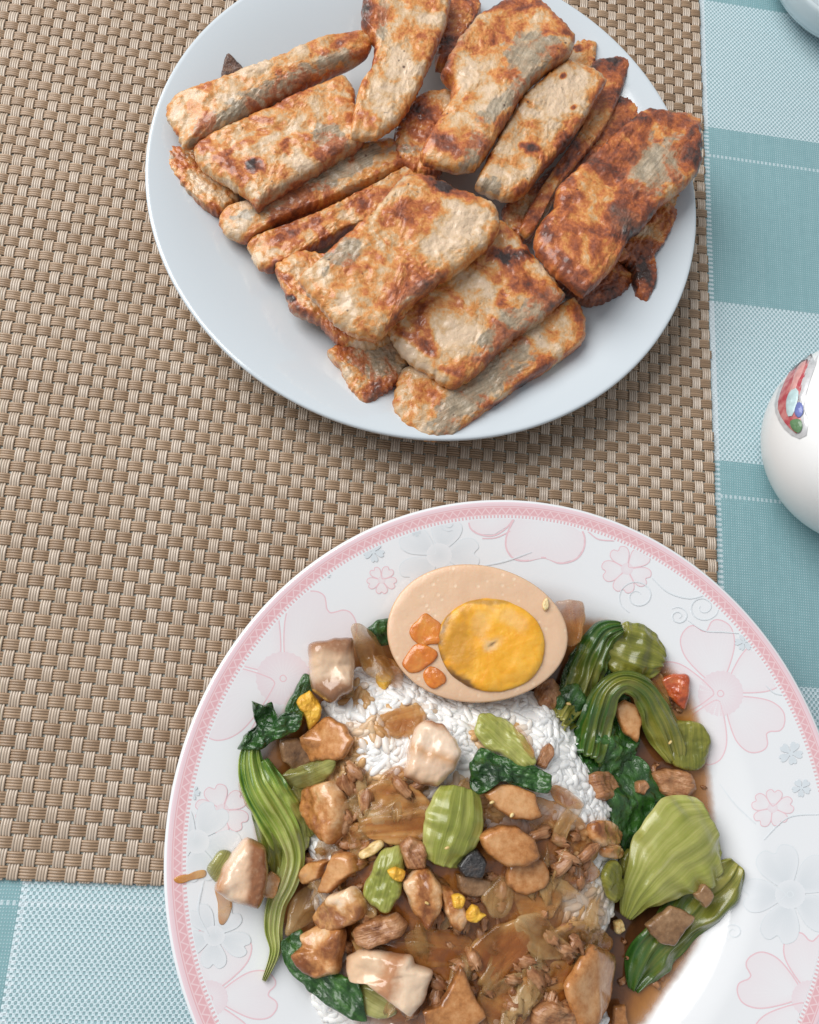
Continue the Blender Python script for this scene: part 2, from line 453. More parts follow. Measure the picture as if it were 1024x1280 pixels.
# ------------------------------------------------------------------ plates
def mat_glaze(name, c, rough=.12):
    t = NT(name); v = t.coords(False)
    return t.fin(color=c, rough=rough, spec=.5, coat=.4, coatr=.05, normal=t.bump(t.noise(v, 25, 2), .03, .001))
PORC = mat_glaze('white_porcelain', (.60, .655, .70))
FISH_C = loc_fit(-.17238, .68659, 0); FISH_R = .36981*H
BOWL_C = loc_fit(.26784, -.015564, 0); BOWL_R = .381437*H
def prof_fish(r):
    k = r/FISH_R
    return .0085+.0175*sstep(.5, 1.12, k)/sstep(.5, 1.12, 1)
def prof_bowl(r):
    k = r/BOWL_R
    return .0085+.011*sstep(.52, .76, k)+.0065*max(0, (k-.66)/.34)**1.2
def plate(name, Rm, prof, mat, C, foot):
    pr = [(.0001, prof(0))]+[(Rm*k/120, prof(Rm*k/120)) for k in range(1, 119)]
    zt = prof(Rm)
    pr += [(Rm*.993, zt-.0002), (Rm*.998, zt-.0006), (Rm, zt-.0014), (Rm*.998, zt-.0024), (Rm*.99, zt-.0031)]
    for k in range(58, int(60*foot), -2): pr.append((Rm*k/60, prof(Rm*k/60)-.0036))
    pr += [(Rm*foot, .0024), (Rm*foot*.985, .0023), (Rm*foot*.95, .0042), (.0001, .0044)]
    return lathe(name, pr, mat, 360, None, (C.x, C.y, 0))
fp = plate('dinner_plate', FISH_R, prof_fish, PORC, FISH_C, .58)
tag(fp, 'plain pale blue white round plate heaped with fried fish', 'plate')

def mat_bowl():
    t = NT('printed_porcelain'); v = t.coords(False)
    s = t.n('ShaderNodeSeparateXYZ', {0: v}); x, y = s.outputs[0], s.outputs[1]
    r = t.math('DIVIDE', t.math('SQRT', t.add(t.mul(x, x), t.mul(y, y))), BOWL_R)
    th = t.math('ARCTAN2', y, x)
    def inb(a, b): return t.mul(t.math('GREATER_THAN', r, a), t.math('LESS_THAN', r, b))
    n = 230.0
    q = t.math('FRACT', t.mul(th, n/(2*math.pi)))
    tri = t.math('ABSOLUTE', t.math('SUBTRACT', t.mul(q, 2.0), 1.0))                   # zigzag of the lace
    rr = t.math('DIVIDE', t.math('SUBTRACT', r, .9495), .0265)
    z1 = t.ss(t.math('ABSOLUTE', t.math('SUBTRACT', rr, t.add(t.mul(tri, .62), .19))), .06, .15, 1, 0)
    lines = t.math('MAXIMUM', t.ss(t.math('ABSOLUTE', t.math('SUBTRACT', rr, .06)), .03, .08, 1, 0), t.ss(t.math('ABSOLUTE', t.math('SUBTRACT', rr, .93)), .03, .08, 1, 0))
    d = t.math('MAXIMUM', z1, lines)
    lace = t.mix(t.mul(d, .55), (.75, .44, .47), (.88, .73, .75))
    comb = t.mul(inb(.9405, .9495), t.ss(t.math('COSINE', t.mul(th, 520.0)), -.2, .3))
    wht = (.80, .815, .84)
    c = t.mix(t.mul(inb(.978, .9905), .75), wht, (.80, .55, .60))
    c = t.mix(inb(.9495, .978), c, lace)
    c = t.mix(t.mul(comb, .8), c, (.74, .40, .43))
    return t.fin(color=c, rough=.10, spec=.5, coat=.4, coatr=.05)
bp = plate('soup_plate', BOWL_R, prof_bowl, mat_bowl(), BOWL_C, .55)
tag(bp, 'white soup plate with pink lace rim and flower print holding rice', 'plate')

def on_plate(px, py, lift=0.0):
    z = .02
    for _ in range(8):
        q = at(px, py, z); z = prof_bowl(math.hypot(q.x-BOWL_C.x, q.y-BOWL_C.y))+lift
    return q
# printed flowers: thin glazed transfers on the plate
def mat_print(name, c_in, c_out, streak=.5):
    t = NT(name); v = t.coords(False)
    e, u, q = t.attr('att')
    f = t.math('SINE', t.mul(u, 170.0))
    k = t.math('ADD', t.mul(t.ss(f, .2, .9), streak), 0.0)
    c = t.mix(e, c_in, c_out); c = t.mix(t.mul(k, t.ss(e, .15, .85, 1, .15)), c, t.mix(.5, c_out, (.85, .86, .88)))
    return t.fin(color=c, rough=.12, coat=.4, coatr=.05)
def mat_ink(name, c):
    t = NT(name); v = t.coords(False)
    return t.fin(color=t.mix(t.noise(v, 400, 2), c, tuple(min(1, k*1.12) for k in c)), rough=.15, coat=.4, coatr=.05)
PINKF = mat_print('pink_petal_print', (.80, .795, .82), (.80, .745, .775), .5); PINKL = mat_ink('pink_line_print', (.75, .53, .57))
GREYF = mat_print('grey_petal_print', (.66, .70, .735), (.77, .79, .82), .25); GREYL = mat_ink('grey_line_print', (.69, .73, .76))
PINKC = mat_print('pink_centre_print', (.79, .75, .78), (.79, .685, .725), .8); GREYC = mat_ink('grey_leaf_print', (.63, .68, .72))
LIFT = [.000015]
def nl():
    LIFT[0] += .0000015; return LIFT[0]
def clamp_rim(q, lift):
    dx, dy = q.x-BOWL_C.x, q.y-BOWL_C.y; r = math.hypot(dx, dy)
    if r <= BOWL_R*.938: return q, False
    k = BOWL_R*.938/r
    return Vector((BOWL_C.x+dx*k, BOWL_C.y+dy*k, prof_bowl(BOWL_R*.938)+lift)), True
def print_area(name, pts, ctr, mat, parent):
    """filled print: fan of rings from ctr to the outline"""
    lift = nl(); n = len(pts); vs, fs, att = [], [], []; cl = []
    rings = 10
    for j in range(rings+1):
        k = j/rings
        for i, (x, y) in enumerate(pts):
            q, _c = clamp_rim(on_plate(ctr[0]+(x-ctr[0])*k, ctr[1]+(y-ctr[1])*k, lift), lift)
            vs.append(q-Vector((BOWL_C.x, BOWL_C.y, 0))); att.append((k, i/n, 0, 1)); cl.append(_c)
    for j in range(rings):
        for i in range(n):
            a, b = j*n+i, j*n+(i+1) % n
            f = (a, a+n, b+n, b)
            if sum(cl[k] for k in f) < 3: fs.append(f)
    o = mesh_obj(name, vs, fs, mat, parent, None, True, {'att': att}); fixup(o); return o
def fixup(o):
    me = o.data
    s = sum(p.normal.z*p.area for p in me.polygons)
    if s < 0: me.flip_normals()
def print_line(name, pts, wpx, mat, parent, closed=False, taper=False):
    lift = nl()+.000003; pts = catmull([(x, y, 0) for x, y in pts], max(24, 6*len(pts)), closed)
    n = len(pts); vs, fs = [], []; cut = []
    for i, (x, y, _) in enumerate(pts):
        a, b = (pts[i-1], pts[(i+1) % n]) if closed else (pts[max(0, i-1)], pts[min(n-1, i+1)])
        dx, dy = b[0]-a[0], b[1]-a[1]; L = math.hypot(dx, dy) or 1
        wv = wpx/2*(math.sin(math.pi*(.12+.76*i/n)) if taper else 1)
        for s in (-1, 1):
            q, cl = clamp_rim(on_plate(x-dy/L*wv*s, y+dx/L*wv*s, lift), lift)
            vs.append(q-Vector((BOWL_C.x, BOWL_C.y, 0)))
        cut.append(cl)
    for i in range(n if closed else n-1):
        a, b = 2*i, 2*((i+1) % n)
        if not (cut[i] or cut[(i+1) % n]): fs.append((a, a+1, b+1, b))
    if not fs: return None
    o = mesh_obj(name, vs, fs, mat, parent); fixup(o); return o
def petal(cx, cy, ang, L, wd, notch=.12, r0=.12):
    """outline of a heart-tipped petal leaving (cx, cy); returns outline points"""
    ca, sa = math.cos(ang), math.sin(ang); out = []
    side = [(r0, .05), (.35, .28), (.62, .46), (.85, .47), (.98, .33), (1.0, .17), (1-notch, .0)]
    for k, s in side+[(a, -b) for a, b in side[-2::-1]]:
        out.append((cx+L*k*ca-wd*s*sa, cy+L*k*sa+wd*s*ca))
    return [(p[0], p[1]) for p in catmull([(x, y, 0) for x, y in out], 40, True)]
def flower(cx, cy, L, a0, F, Ln, C, sq=.92, wd=.82, n=5, lw=1.6, cr=.24, name='flower_print', skip=()):
    root = None
    for k in range(n):
        if k in skip: continue
        a = a0+2*math.pi*k/n
        LL = L*random.uniform(.93, 1.06)
        pts = [(cx+(x-cx), cy+(y-cy)*sq) for x, y in petal(cx, cy, a, LL, LL*wd*random.uniform(.92, 1.1))]
        f = print_area(name if root is None else 'petal_print', pts, (cx+.25*LL*math.cos(a), cy+.25*sq*LL*math.sin(a)), F, root or bp)
        root = root or f
        if lw: print_line('petal_outline', pts, lw, Ln, root, True)
    cp = [(cx+L*cr*(1+.05*(i % 2))*math.cos(i*math.pi/24), cy+sq*L*cr*(1+.05*(i % 2))*math.sin(i*math.pi/24)) for i in range(48)]
    print_area('flower_centre', cp, (cx, cy), C, root)
    if L > 60:
        print_line('centre_ring', [(cx+4*math.cos(i), cy+4*math.sin(i)) for i in range(6)], 1.4, Ln, root, True)
    return root
flower(354, 848, 118, R(-128), PINKF, PINKL, PINKC, .98, .8, 5, 1.6, .28)
flower(901, 867, 92, R(-104), PINKF, PINKL, PINKC, 1.0, .78, 5, 1.6, .30)
flower(262, 1248, 86, R(-76), PINKF, PINKL, PINKC, .98, .8, 5, 1.8, .26)
flower(1012, 1248, 84, R(200), PINKF, PINKL, PINKC, 1.0, .8, 5, 1.8, .26)
pr = print_area('petal_print', [(645, 646), (634, 668), (633, 685), (642, 698), (658, 701), (680, 697), (700, 704), (720, 699), (730, 685), (730, 668), (719, 652), (690, 646)], (682, 652), PINKF, bp)
print_line('petal_outline', [(645, 644), (634, 668), (633, 685), (642, 698), (658, 701), (680, 697), (700, 704), (720, 699), (730, 685), (730, 668), (719, 652)], 2.2, PINKL, pr)
pr = print_area('petal_print', [(586, 648), (588, 660), (600, 668), (618, 668), (634, 658), (643, 645)], (615, 650), PINKF, bp)
print_line('petal_outline', [(586, 646), (588, 660), (600, 668), (618, 669), (634, 659), (645, 644)], 2.0, PINKL, pr)
print_line('petal_outline', [(735, 664), (748, 674), (768, 676)], 1.6, PINKL, pr)
print_line('petal_outline', [(603, 673), (620, 672), (638, 664)], 1.6, PINKL, pr)
for cx, cy, L, a in ((477, 725, 19, .3), (784, 711, 30, .5), (966, 1010, 25, -.2), (278, 1013, 33, .6)):
    flower(cx, cy, L, a, PINKF, PINKL, PINKC, .95, .85, 5, 1.1, .25)
for cx, cy, L, a in ((549, 694, 52, R(-75)), (988, 1118, 62, R(-110)), (246, 1052, 52, R(-60)), (268, 1170, 44, R(20))):
    flower(cx, cy, L, a, GREYF, GREYL, GREYF, .95, .8, 5, 1.2, .3)
for cx, cy, L, a in ((467, 690, 13, .2), (930, 803, 11, .7), (989, 942, 15, .1), (520, 665, 6, 0), (405, 716, 9, .5), (240, 990, 10, .2), (1002, 985, 12, .4)):
    flower(cx, cy, L, a, GREYC, GREYL, GREYC, .95, .7, 5, 0, .2)
for cx, cy, r0, a0 in ((879, 759, 20, 0), (797, 745, 25, 2), (848, 770, 13, 4), (560, 655, 10, 1), (917, 1165, 13, 2)):
    print_line('scroll_print', [(cx+r0*(1-.045*i)*math.cos(a0+i*.55), cy+.9*r0*(1-.045*i)*math.sin(a0+i*.55)) for i in range(19)], 1.3, GREYL, bp, False, True)
for pts in ([(815, 722), (835, 740), (862, 748), (885, 742)], [(600, 708), (630, 702), (665, 690)], [(957, 856), (968, 866), (980, 869)], [(900, 980), (918, 1004), (945, 1030)], [(955, 1050), (985, 1022), (1024, 1018)], [(860, 775), (880, 788), (905, 790), (930, 792)], [(255, 1100), (248, 1140), (262, 1170)]):
    print_line('scroll_print', pts, 1.5, GREYL, bp, False, True)

# ------------------------------------------------------------------ other dishes at the right edge
def dish_profile(r, h):
    pr = []
    for k in range(0, 33):
        a = math.pi/2*k/32
        pr.append((r*(.42+.58*math.sin(a)**.9), h*(1-math.cos(a))))
    return [(.0001, .002), (r*.40, .002), (r*.42, 0)]+pr[1:]+[(r*.985, h+.001), (r*.96, h+.0005)]+[(r*.955*math.cos(a*math.pi/40), h-(h-.006)*math.sin(a*math.pi/40)) for a in range(0, 20)]+[(.0001, .006)]
WHITE = mat_glaze('bright_white_ceramic', (.90, .90, .90), .4)
Qc = at(1091, 553, .03)
def jar_profile(r, h):
    pr = [(.0001, .001), (r*.55, .001), (r*.58, 0)]
    for k in range(1, 40):
        a = math.pi*k/40
        pr.append((r*max(.30, math.sin(a*.94+.10)**.62), h*(1-math.cos(a))/2))
    pr += [(r*.28, h), (r*.10, h*1.02), (r*.10, h*1.08), (r*.17, h*1.12), (r*.17, h*1.17), (r*.09, h*1.20), (.0001, h*1.20)]
    return pr
jb = lathe('sugar_pot', jar_profile(.0445, .062), WHITE, 96, None, (Qc.x, Qc.y, 0))
tag(jb, 'glossy white rounded pot with a colourful sticker at right edge', 'pot')
# puffy sticker with a silver rim on its side: plain stand-in shapes
def sticker_patch(name, pts, mat, push, parent, n=24, t=.0006):
    Cc = Vector((Qc.x, Qc.y, .031)); out = []
    def hit(x, y):
        d = (at(x, y, 0)-EYE).normalized(); lo = None
        k = 0.15
        def ins(P):
            z = P.z
            if z < 0 or z > .062: return False
            a = math.acos(max(-1, min(1, 1-2*z/.062)))
            return math.hypot(P.x-Qc.x, P.y-Qc.y) < .0445*max(.30, math.sin(a*.94+.10)**.62)+push
        while k < .6:
            if ins(EYE+d*k): return EYE+d*k
            k += .0004
        return None
    cx = sum(p[0] for p in pts)/len(pts); cy = sum(p[1] for p in pts)/len(pts)
    ring = catmull([(x, y, 0) for x, y in pts], n, True)
    vs, fs = [], []; rings = 6
    for j in range(rings+1):
        for x, y, _ in ring:
            q = hit(cx+(x-cx)*j/rings, cy+(y-cy)*j/rings)
            if q is None: q = vs[-1]+Vector((Qc.x, Qc.y, 0)) if vs else Cc
            nn = Vector((q.x-Qc.x, q.y-Qc.y, (q.z-.031)*.6)).normalized()
            vs.append(q+nn*t*(1-(j/rings)**3)-Vector((Qc.x, Qc.y, 0)))
    for j in range(rings):
        for i in range(n):
            a, b = j*n+i, j*n+(i+1) % n; fs.append((a, a+n, b+n, b))
    o = mesh_obj(name, vs, fs, mat, parent)
    fixup(o); return o
def mat_simple(name, c, rough=.3, metal=0, c2=None, sc=300, **kw):
    t = NT(name); v = t.coords()
    return t.fin(color=t.mix(t.ss(t.noise(v, sc, 4), .35, .65), c, c2 or tuple(k*.8 for k in c)), rough=rough, metal=metal, **kw)
so = sticker_patch('sticker', [(1019, 433), (1000, 442), (982, 466), (969, 500), (970, 518), (982, 538), (1000, 549), (1008, 545), (1010, 525), (1005, 507), (1012, 478), (1022, 448)], mat_simple('silver_foil', (.72, .72, .74), .3, .2), .0004, jb)
sticker_patch('sticker_red_field', [(1014, 440), (1000, 447), (984, 470), (973, 500), (974, 516), (985, 533), (998, 542), (1002, 525), (998, 505), (1006, 470)], mat_simple('sticker_red', (.45, .07, .09), .2, 0, (.62, .25, .24), 260), .0009, so)
sticker_patch('sticker_pink_shape', [(1008, 450), (996, 460), (989, 482), (984, 500), (992, 492), (1000, 474)], mat_simple('sticker_pink', (.72, .38, .36), .2), .0013, so, 16)
sticker_patch('sticker_pale_shape', [(990, 485), (998, 488), (997, 502), (990, 520), (984, 518), (983, 500)], mat_simple('sticker_pale', (.55, .72, .74), .2), .0015, so, 16)
sticker_patch('sticker_blue_shape', [(997, 503), (1003, 505), (1004, 516), (998, 522), (993, 515)], mat_simple('sticker_blue', (.20, .24, .55), .2), .0016, so, 16)
sticker_patch('sticker_green_shape', [(988, 526), (1000, 524), (1003, 534), (998, 541), (990, 536)], mat_simple('sticker_green', (.15, .28, .14), .2), .0013, so, 16)
Qd = at(1075, -45, .02)
gl = NT('frosted_glass'); gv = gl.coords(False)
sx = gl.n('ShaderNodeSeparateXYZ', {0: gv})
gr = gl.math('SQRT', gl.add(gl.mul(sx.outputs[0], sx.outputs[0]), gl.mul(sx.outputs[1], sx.outputs[1])))
GL = gl.fin(color=(.74, .83, .87), rough=.12, trans=.25, ior=1.3, normal=gl.bump(gl.math('SINE', gl.mul(gr, 2600.0)), .12, .0008), coat=.3)
gd = lathe('glass_dish', dish_profile(.048, .024), GL, 96, None, (Qd.x, Qd.y, 0))
tag(gd, 'pale frosted dish cut off by the upper right corner', 'dish')

# ------------------------------------------------------------------ fried fish, piece by piece
FISH = mat_fish()
B, G, L_ = 0, 1, 2          # burn, grey skin, pale flesh
def fish(label, outline, z, t=.012, brown=0.0, grey=0.0, paint=(), p=14.0, amp=.0011, bend=0, fold=.0, n=84):
    o = slab('fried_fish', outline, FISH, t*.84, z=z, n=n, p=p, amp=amp*.72, freq=140, soft=.6, jit=.0005, jfreq=650, vor=.00050, vfreq=420, bend=bend, fold=fold,
             paint=list(paint), props=dict(brown=brown, grey=grey))
    return tag(o, label, 'fried fish', 'fried fish pieces on the plain plate')
fish('grey fried fish piece low in the dark gap left of the browned right piece', [(628, 262), (660, 240), (690, 212), (704, 225), (672, 292), (652, 305), (636, 290)], .017, .010, .10, .35)
fish('reddish crisp fish fragment with ragged tail sticking out under the browned right piece', [(849, 240), (846, 270), (829, 305), (808, 335), (806, 346), (818, 357), (806, 381), (794, 370), (788, 340), (772, 322), (785, 290), (810, 258)], .020, .010, .16, -.2, [(B, 800, 340, 18, 22, 0, .5), (L_, 805, 288, 16, 9, -.5, 1.0)], amp=.0016)
fish('dark brown fish piece peeping out under the lower end of the browned right piece', [(680, 330), (705, 325), (760, 325), (788, 345), (786, 362), (764, 376), (741, 382), (717, 376), (695, 358)], .017, .010, .18, -.1)
fish('thin dark amber fish piece tucked behind the browned right piece', [(773, 121), (790, 117), (806, 121), (811, 132), (800, 150), (772, 178), (735, 215), (705, 240), (690, 235), (715, 200), (745, 160)], .019, .008, .19, -.3, [(B, 790, 124, 20, 7, 0, .4)])
fish('long narrow amber fish piece with pointed corner near the plate rim', [(738, 80), (760, 74), (787, 71), (785, 92), (770, 133), (750, 172), (719, 211), (688, 250), (664, 296), (648, 292), (660, 262), (690, 215), (722, 170), (748, 120)], .022, .009, .14, -.2, [(B, 757, 82, 20, 10, 0, .45), (B, 705, 210, 30, 9, -.9, .3)])
fish('small tan fish end with a charred speck behind the pale right piece', [(700, 78), (712, 62), (725, 56), (743, 58), (743, 74), (738, 92), (712, 96)], .021, .010, -.02, .15, [(B, 721, 61, 7, 5, 0, 1.2)], n=36)
fish('brown fish piece mostly hidden between the two upper pieces', [(545, 62), (556, 8), (575, -4), (596, 2), (600, 18), (580, 50), (560, 84), (545, 86)], .022, .011, .14, -.1)
fish('orange brown fish end under the left edge of the big upper piece', [(494, 162), (510, 138), (526, 121), (558, 115), (572, 130), (560, 175), (550, 222), (515, 218), (494, 196)], .023, .011, .08, -.05, [(B, 520, 140, 18, 12, -.5, .35), (G, 508, 186, 20, 7, 0, .5)])
fish('small cream fish end at far left below the skin-side-up bar', [(198, 196), (204, 189), (224, 187), (245, 193), (262, 212), (286, 236), (300, 250), (276, 269), (256, 262), (232, 240), (210, 214)], .019, .010, .0, .0, [(G, 216, 194, 18, 6, .2, .7), (L_, 262, 240, 30, 12, .7, .6)])
fish('narrow fish bar third from the left, grey skin with crumbs on top', [(273, 276), (283, 264), (321, 262), (377, 229), (426, 204), (461, 183), (489, 176), (517, 190), (510, 210), (479, 225), (405, 258), (349, 281), (310, 303), (285, 297)], .021, .012, .02, .10, [(G, 400, 225, 110, 13, -.47, .75), (L_, 300, 280, 25, 14, -.3, .9), (B, 345, 289, 50, 5, -.42, .4), (B, 500, 203, 9, 9, 0, .5)])
fish('golden narrow fish bar just above the centre piece', [(309, 308), (322, 298), (397, 270), (467, 235), (523, 205), (535, 235), (480, 280), (444, 287), (397, 310), (341, 339), (320, 334)], .020, .011, .07, -.15, [(L_, 330, 318, 20, 14, -.3, .9), (B, 390, 280, 80, 6, -.45, .35), (B, 345, 334, 60, 5, -.5, .3)])
fish('cream fish layer showing beneath the left edge of the centre piece', [(343, 336), (352, 326), (380, 315), (430, 330), (480, 400), (488, 428), (470, 438), (445, 437), (421, 430), (398, 405), (364, 390), (358, 372)], .023, .011, .01, .05, [(B, 355, 345, 12, 6, .5, .5), (B, 374, 384, 30, 5, .7, .4), (L_, 450, 432, 20, 8, 0, .9), (B, 364, 372, 5, 5, 0, .9)])
fish('small grey-skinned fish chunk at the bottom left of the heap', [(409, 443), (421, 434), (467, 430), (506, 434), (514, 452), (496, 481), (467, 505), (453, 509), (436, 488), (424, 462)], .019, .012, -.02, .15, [(G, 470, 455, 40, 18, .3, .8), (L_, 425, 462, 14, 24, -.4, .9), (B, 462, 492, 16, 10, -.5, .25)])
fish('lowest fish bar, grey wrinkled skin and cream cut end over the rim', [(491, 512), (494, 488), (499, 467), (514, 461), (571, 478), (636, 430), (688, 390), (716, 374), (729, 392), (732, 412), (726, 432), (678, 467), (646, 486), (603, 519), (564, 548), (530, 550), (506, 535)], .022, .013, .0, .05, [(G, 605, 478, 70, 22, -.68, .9), (G, 560, 528, 14, 26, .5, .8), (L_, 515, 510, 18, 34, -.6, 1.0), (B, 722, 390, 12, 14, 0, .5), (B, 640, 492, 80, 4, -.68, .3), (L_, 690, 420, 26, 22, 0, .4)])
fish('fish bar standing on edge at upper left, grey skin side up', [(208, 137), (216, 126), (240, 117), (278, 103), (321, 86), (349, 76), (391, 56), (433, 43), (455, 41), (466, 50), (460, 70), (425, 87), (391, 104), (321, 143), (270, 170), (246, 181), (230, 186), (220, 166), (210, 152)], .030, .017, .01, -.05, [(G, 345, 112, 112, 15, -.46, .85), (L_, 228, 150, 18, 26, -.3, .9), (B, 420, 56, 50, 6, -.42, .35), (B, 458, 55, 12, 10, 0, .3), (G, 310, 145, 85, 7, -.46, .4)], p=3.2, amp=.0015)
fish('broad fish piece at left with a single dark burnt spot', [(242, 190), (256, 176), (331, 141), (405, 107), (430, 98), (443, 116), (446, 150), (455, 180), (423, 200), (377, 229), (335, 253), (321, 264), (310, 248), (278, 229), (250, 211)], .029, .012, .02, -.02, [(B, 321, 207, 16, 10, .3, 1.1), (L_, 275, 215, 55, 13, .62, .9), (L_, 372, 198, 22, 17, .4, 1.0), (L_, 340, 235, 30, 20, -.5, .5), (B, 300, 182, 75, 6, -.45, .42), (G, 412, 170, 26, 16, .5, .7), (B, 332, 150, 14, 6, 0, .5), (B, 375, 230, 14, 5, 0, .5)])
fish('pale upright fish piece cut off by the top of the picture', [(454, 0), (452, 30), (468, 55), (464, 90), (449, 112), (438, 165), (441, 174), (470, 174), (499, 154), (520, 121), (539, 78), (558, 31), (562, -15), (500, -40), (458, -22)], .034, .010, -.01, -.05, [(L_, 495, 110, 40, 55, .5, .8), (B, 457, 8, 8, 30, 0, .4), (B, 536, 6, 22, 9, 0, .25), (B, 462, 92, 8, 40, .2, .25), (G, 478, 20, 9, 40, .1, .4)])
fish('big golden fish piece in the upper middle with grey skin patches', [(528, 204), (526, 190), (540, 164), (562, 128), (566, 104), (552, 90), (574, 51), (598, 23), (629, 4), (672, -2), (695, 23), (717, 51), (711, 74), (680, 94), (656, 117), (633, 156), (613, 188), (594, 213), (570, 218), (543, 212)], .036, .013, .04, .02, [(B, 650, 6, 46, 10, -.1, .45), (B, 553, 88, 12, 20, .5, .6), (L_, 595, 82, 34, 22, -.6, .9), (G, 665, 66, 34, 26, -.5, .7), (G, 640, 115, 70, 12, -.75, .5), (L_, 618, 120, 20, 18, 0, .7), (B, 560, 180, 26, 12, .6, .45), (G, 592, 190, 14, 26, .5, .5), (B, 690, 40, 26, 20, .5, .3)], fold=.12)
fish('pale cream fish piece right of the big upper piece', [(594, 232), (613, 191), (633, 156), (656, 121), (688, 94), (707, 80), (730, 84), (757, 104), (734, 145), (711, 180), (684, 207), (656, 244), (633, 251), (606, 242)], .032, .013, -.03, -.15, [(L_, 700, 120, 60, 26, -.9, .7), (B, 660, 184, 12, 8, 0, .8), (B, 702, 176, 12, 16, .4, .55), (B, 703, 95, 5, 4, 0, 1.2), (B, 717, 134, 4, 4, 0, 1.2), (G, 612, 232, 20, 12, .3, .7), (B, 640, 238, 24, 10, -.4, .3), (B, 676, 150, 16, 16, 0, .25)])
fish('large deeply browned fish piece at the right overhanging the plate rim', [(668, 296), (676, 278), (694, 258), (697, 234), (717, 217), (741, 194), (770, 167), (793, 147), (811, 138), (843, 141), (870, 147), (876, 164), (872, 217), (849, 241), (820, 264), (802, 288), (784, 302), (770, 331), (746, 358), (729, 371), (711, 360), (688, 340), (671, 317)], .036, .013, .145, .0, [(G, 820, 205, 40, 30, -.8, .95), (L_, 812, 210, 12, 34, .3, .8), (B, 790, 193, 22, 14, 0, .35), (B, 818, 146, 30, 9, 0, .4), (B, 860, 185, 20, 26, 0, .3), (G, 778, 274, 20, 15, .4, .9), (L_, 780, 276, 14, 10, .4, .6), (B, 720, 300, 10, 22, .1, .3), (B, 748, 305, 12, 16, 0, .35), (L_, 735, 318, 7, 34, -.3, .6), (B, 708, 240, 14, 20, .5, .35), (L_, 690, 270, 14, 26, .4, .45)], amp=.0015, fold=.08)
fish('burnt-topped fish piece in the lower middle, cream along its lower edge', [(486, 418), (500, 378), (540, 338), (596, 290), (627, 278), (650, 303), (678, 336), (705, 371), (683, 397), (636, 430), (603, 463), (568, 487), (533, 468), (505, 448)], .030, .013, .045, .0, [(B, 628, 318, 34, 10, .1, .85), (B, 655, 345, 22, 40, -.6, .28), (B, 626, 370, 8, 10, 0, .7), (G, 648, 400, 60, 17, -.65, .9), (L_, 525, 450, 60, 11, .62, .9), (L_, 575, 415, 30, 22, 0, .5), (B, 520, 425, 34, 9, .6, .35), (L_, 604, 356, 9, 6, 0, .8)])
fish('centre fish piece on top of the heap, golden crust with cream edges', [(372, 352), (388, 338), (416, 311), (463, 270), (500, 228), (514, 220), (543, 226), (580, 242), (616, 258), (626, 282), (615, 305), (580, 336), (543, 359), (505, 392), (474, 426), (453, 424), (420, 408), (392, 376)], .041, .013, .01, .0, [(B, 560, 234, 30, 9, .3, .5), (B, 556, 234, 11, 6, .2, .7), (L_, 560, 290, 50, 26, -.4, .6), (L_, 590, 270, 36, 16, .5, .7), (B, 482, 318, 42, 22, -.3, .27), (B, 470, 290, 26, 12, -.4, .25), (G, 530, 358, 36, 8, -.6, .7), (G, 430, 315, 16, 30, .8, .6), (L_, 440, 380, 24, 16, .5, .6), (B, 500, 400, 8, 8, 0, .4)], amp=.0014)
BURNT = mat_food('burnt_crust', [(.3, (.03, .015, .01)), (.5, (.12, .055, .035)), (.7, (.28, .17, .11))], 200, 600, bump=.8, coat=.2, sss=0)
o = slab('crust_crumb', [(277, 98), (278, 78), (284, 70), (291, 72), (302, 84), (304, 92), (292, 98)], BURNT, .004, z=.020, n=20, amp=.001)
tag(o, 'dark brown flake of crust behind the fish bar on edge', 'crumb')
# loose crumbs of batter, each lying on a fish piece
for k, (x, y, z, r, lab) in enumerate([(780, 318, .031, 10, 'crisp red brown crumb below the browned right fish piece'), (500, 394, .040, 8, 'orange crumb at the lower tip of the centre fish piece')]):
    o = slab('batter_crumb', [(x+r*math.cos(a*1.05)*random.uniform(.7, 1.2), y+r*math.sin(a*1.05)*random.uniform(.7, 1.2)) for a in range(6)], FISH, .003, z=z, n=14, amp=.0008, paint=[(L_, x, y, 30, 30, 0, 0)], props=dict(brown=.2, grey=-.5))
    tag(o, lab, 'crumb')

# ------------------------------------------------------------------ rice plate: sauce, rice mound, toppings
POOL_Z = .0135
MOUND = [at(x, y, .02) for x, y in ((402, 868), (440, 835), (500, 835), (560, 850), (690, 866), (722, 905), (752, 955), (772, 1000), (778, 1050), (772, 1150), (745, 1195), (765, 1290), (600, 1400), (420, 1320), (384, 1255), (400, 1180), (385, 1050), (385, 940))]
def mound(x, y):
    ins = False; dm = 9
    for a, b in zip(MOUND, MOUND[1:]+MOUND[:1]):
        if (a.y > y) != (b.y > y) and x < (b.x-a.x)*(y-a.y)/(b.y-a.y)+a.x: ins = not ins
        ex, ey = b.x-a.x, b.y-a.y; k = max(0, min(1, ((x-a.x)*ex+(y-a.y)*ey)/(ex*ex+ey*ey)))
        dm = min(dm, math.hypot(x-a.x-k*ex, y-a.y-k*ey))
    if not ins: return 0.0
    k = min(1, dm/.030)
    return .019*(1-(1-k)**2.2)**.8
def surf(x, y):
    r = math.hypot(x-BOWL_C.x, y-BOWL_C.y)
    return max(prof_bowl(r), POOL_Z if r < BOWL_R*.8 else 0)+mound(x, y)
def on(px, py, dz=0.0):
    z = .025
    for _ in range(10):
        q = at(px, py, z); z = z*.4+.6*(surf(q.x, q.y)+dz)
    return at(px, py, z)

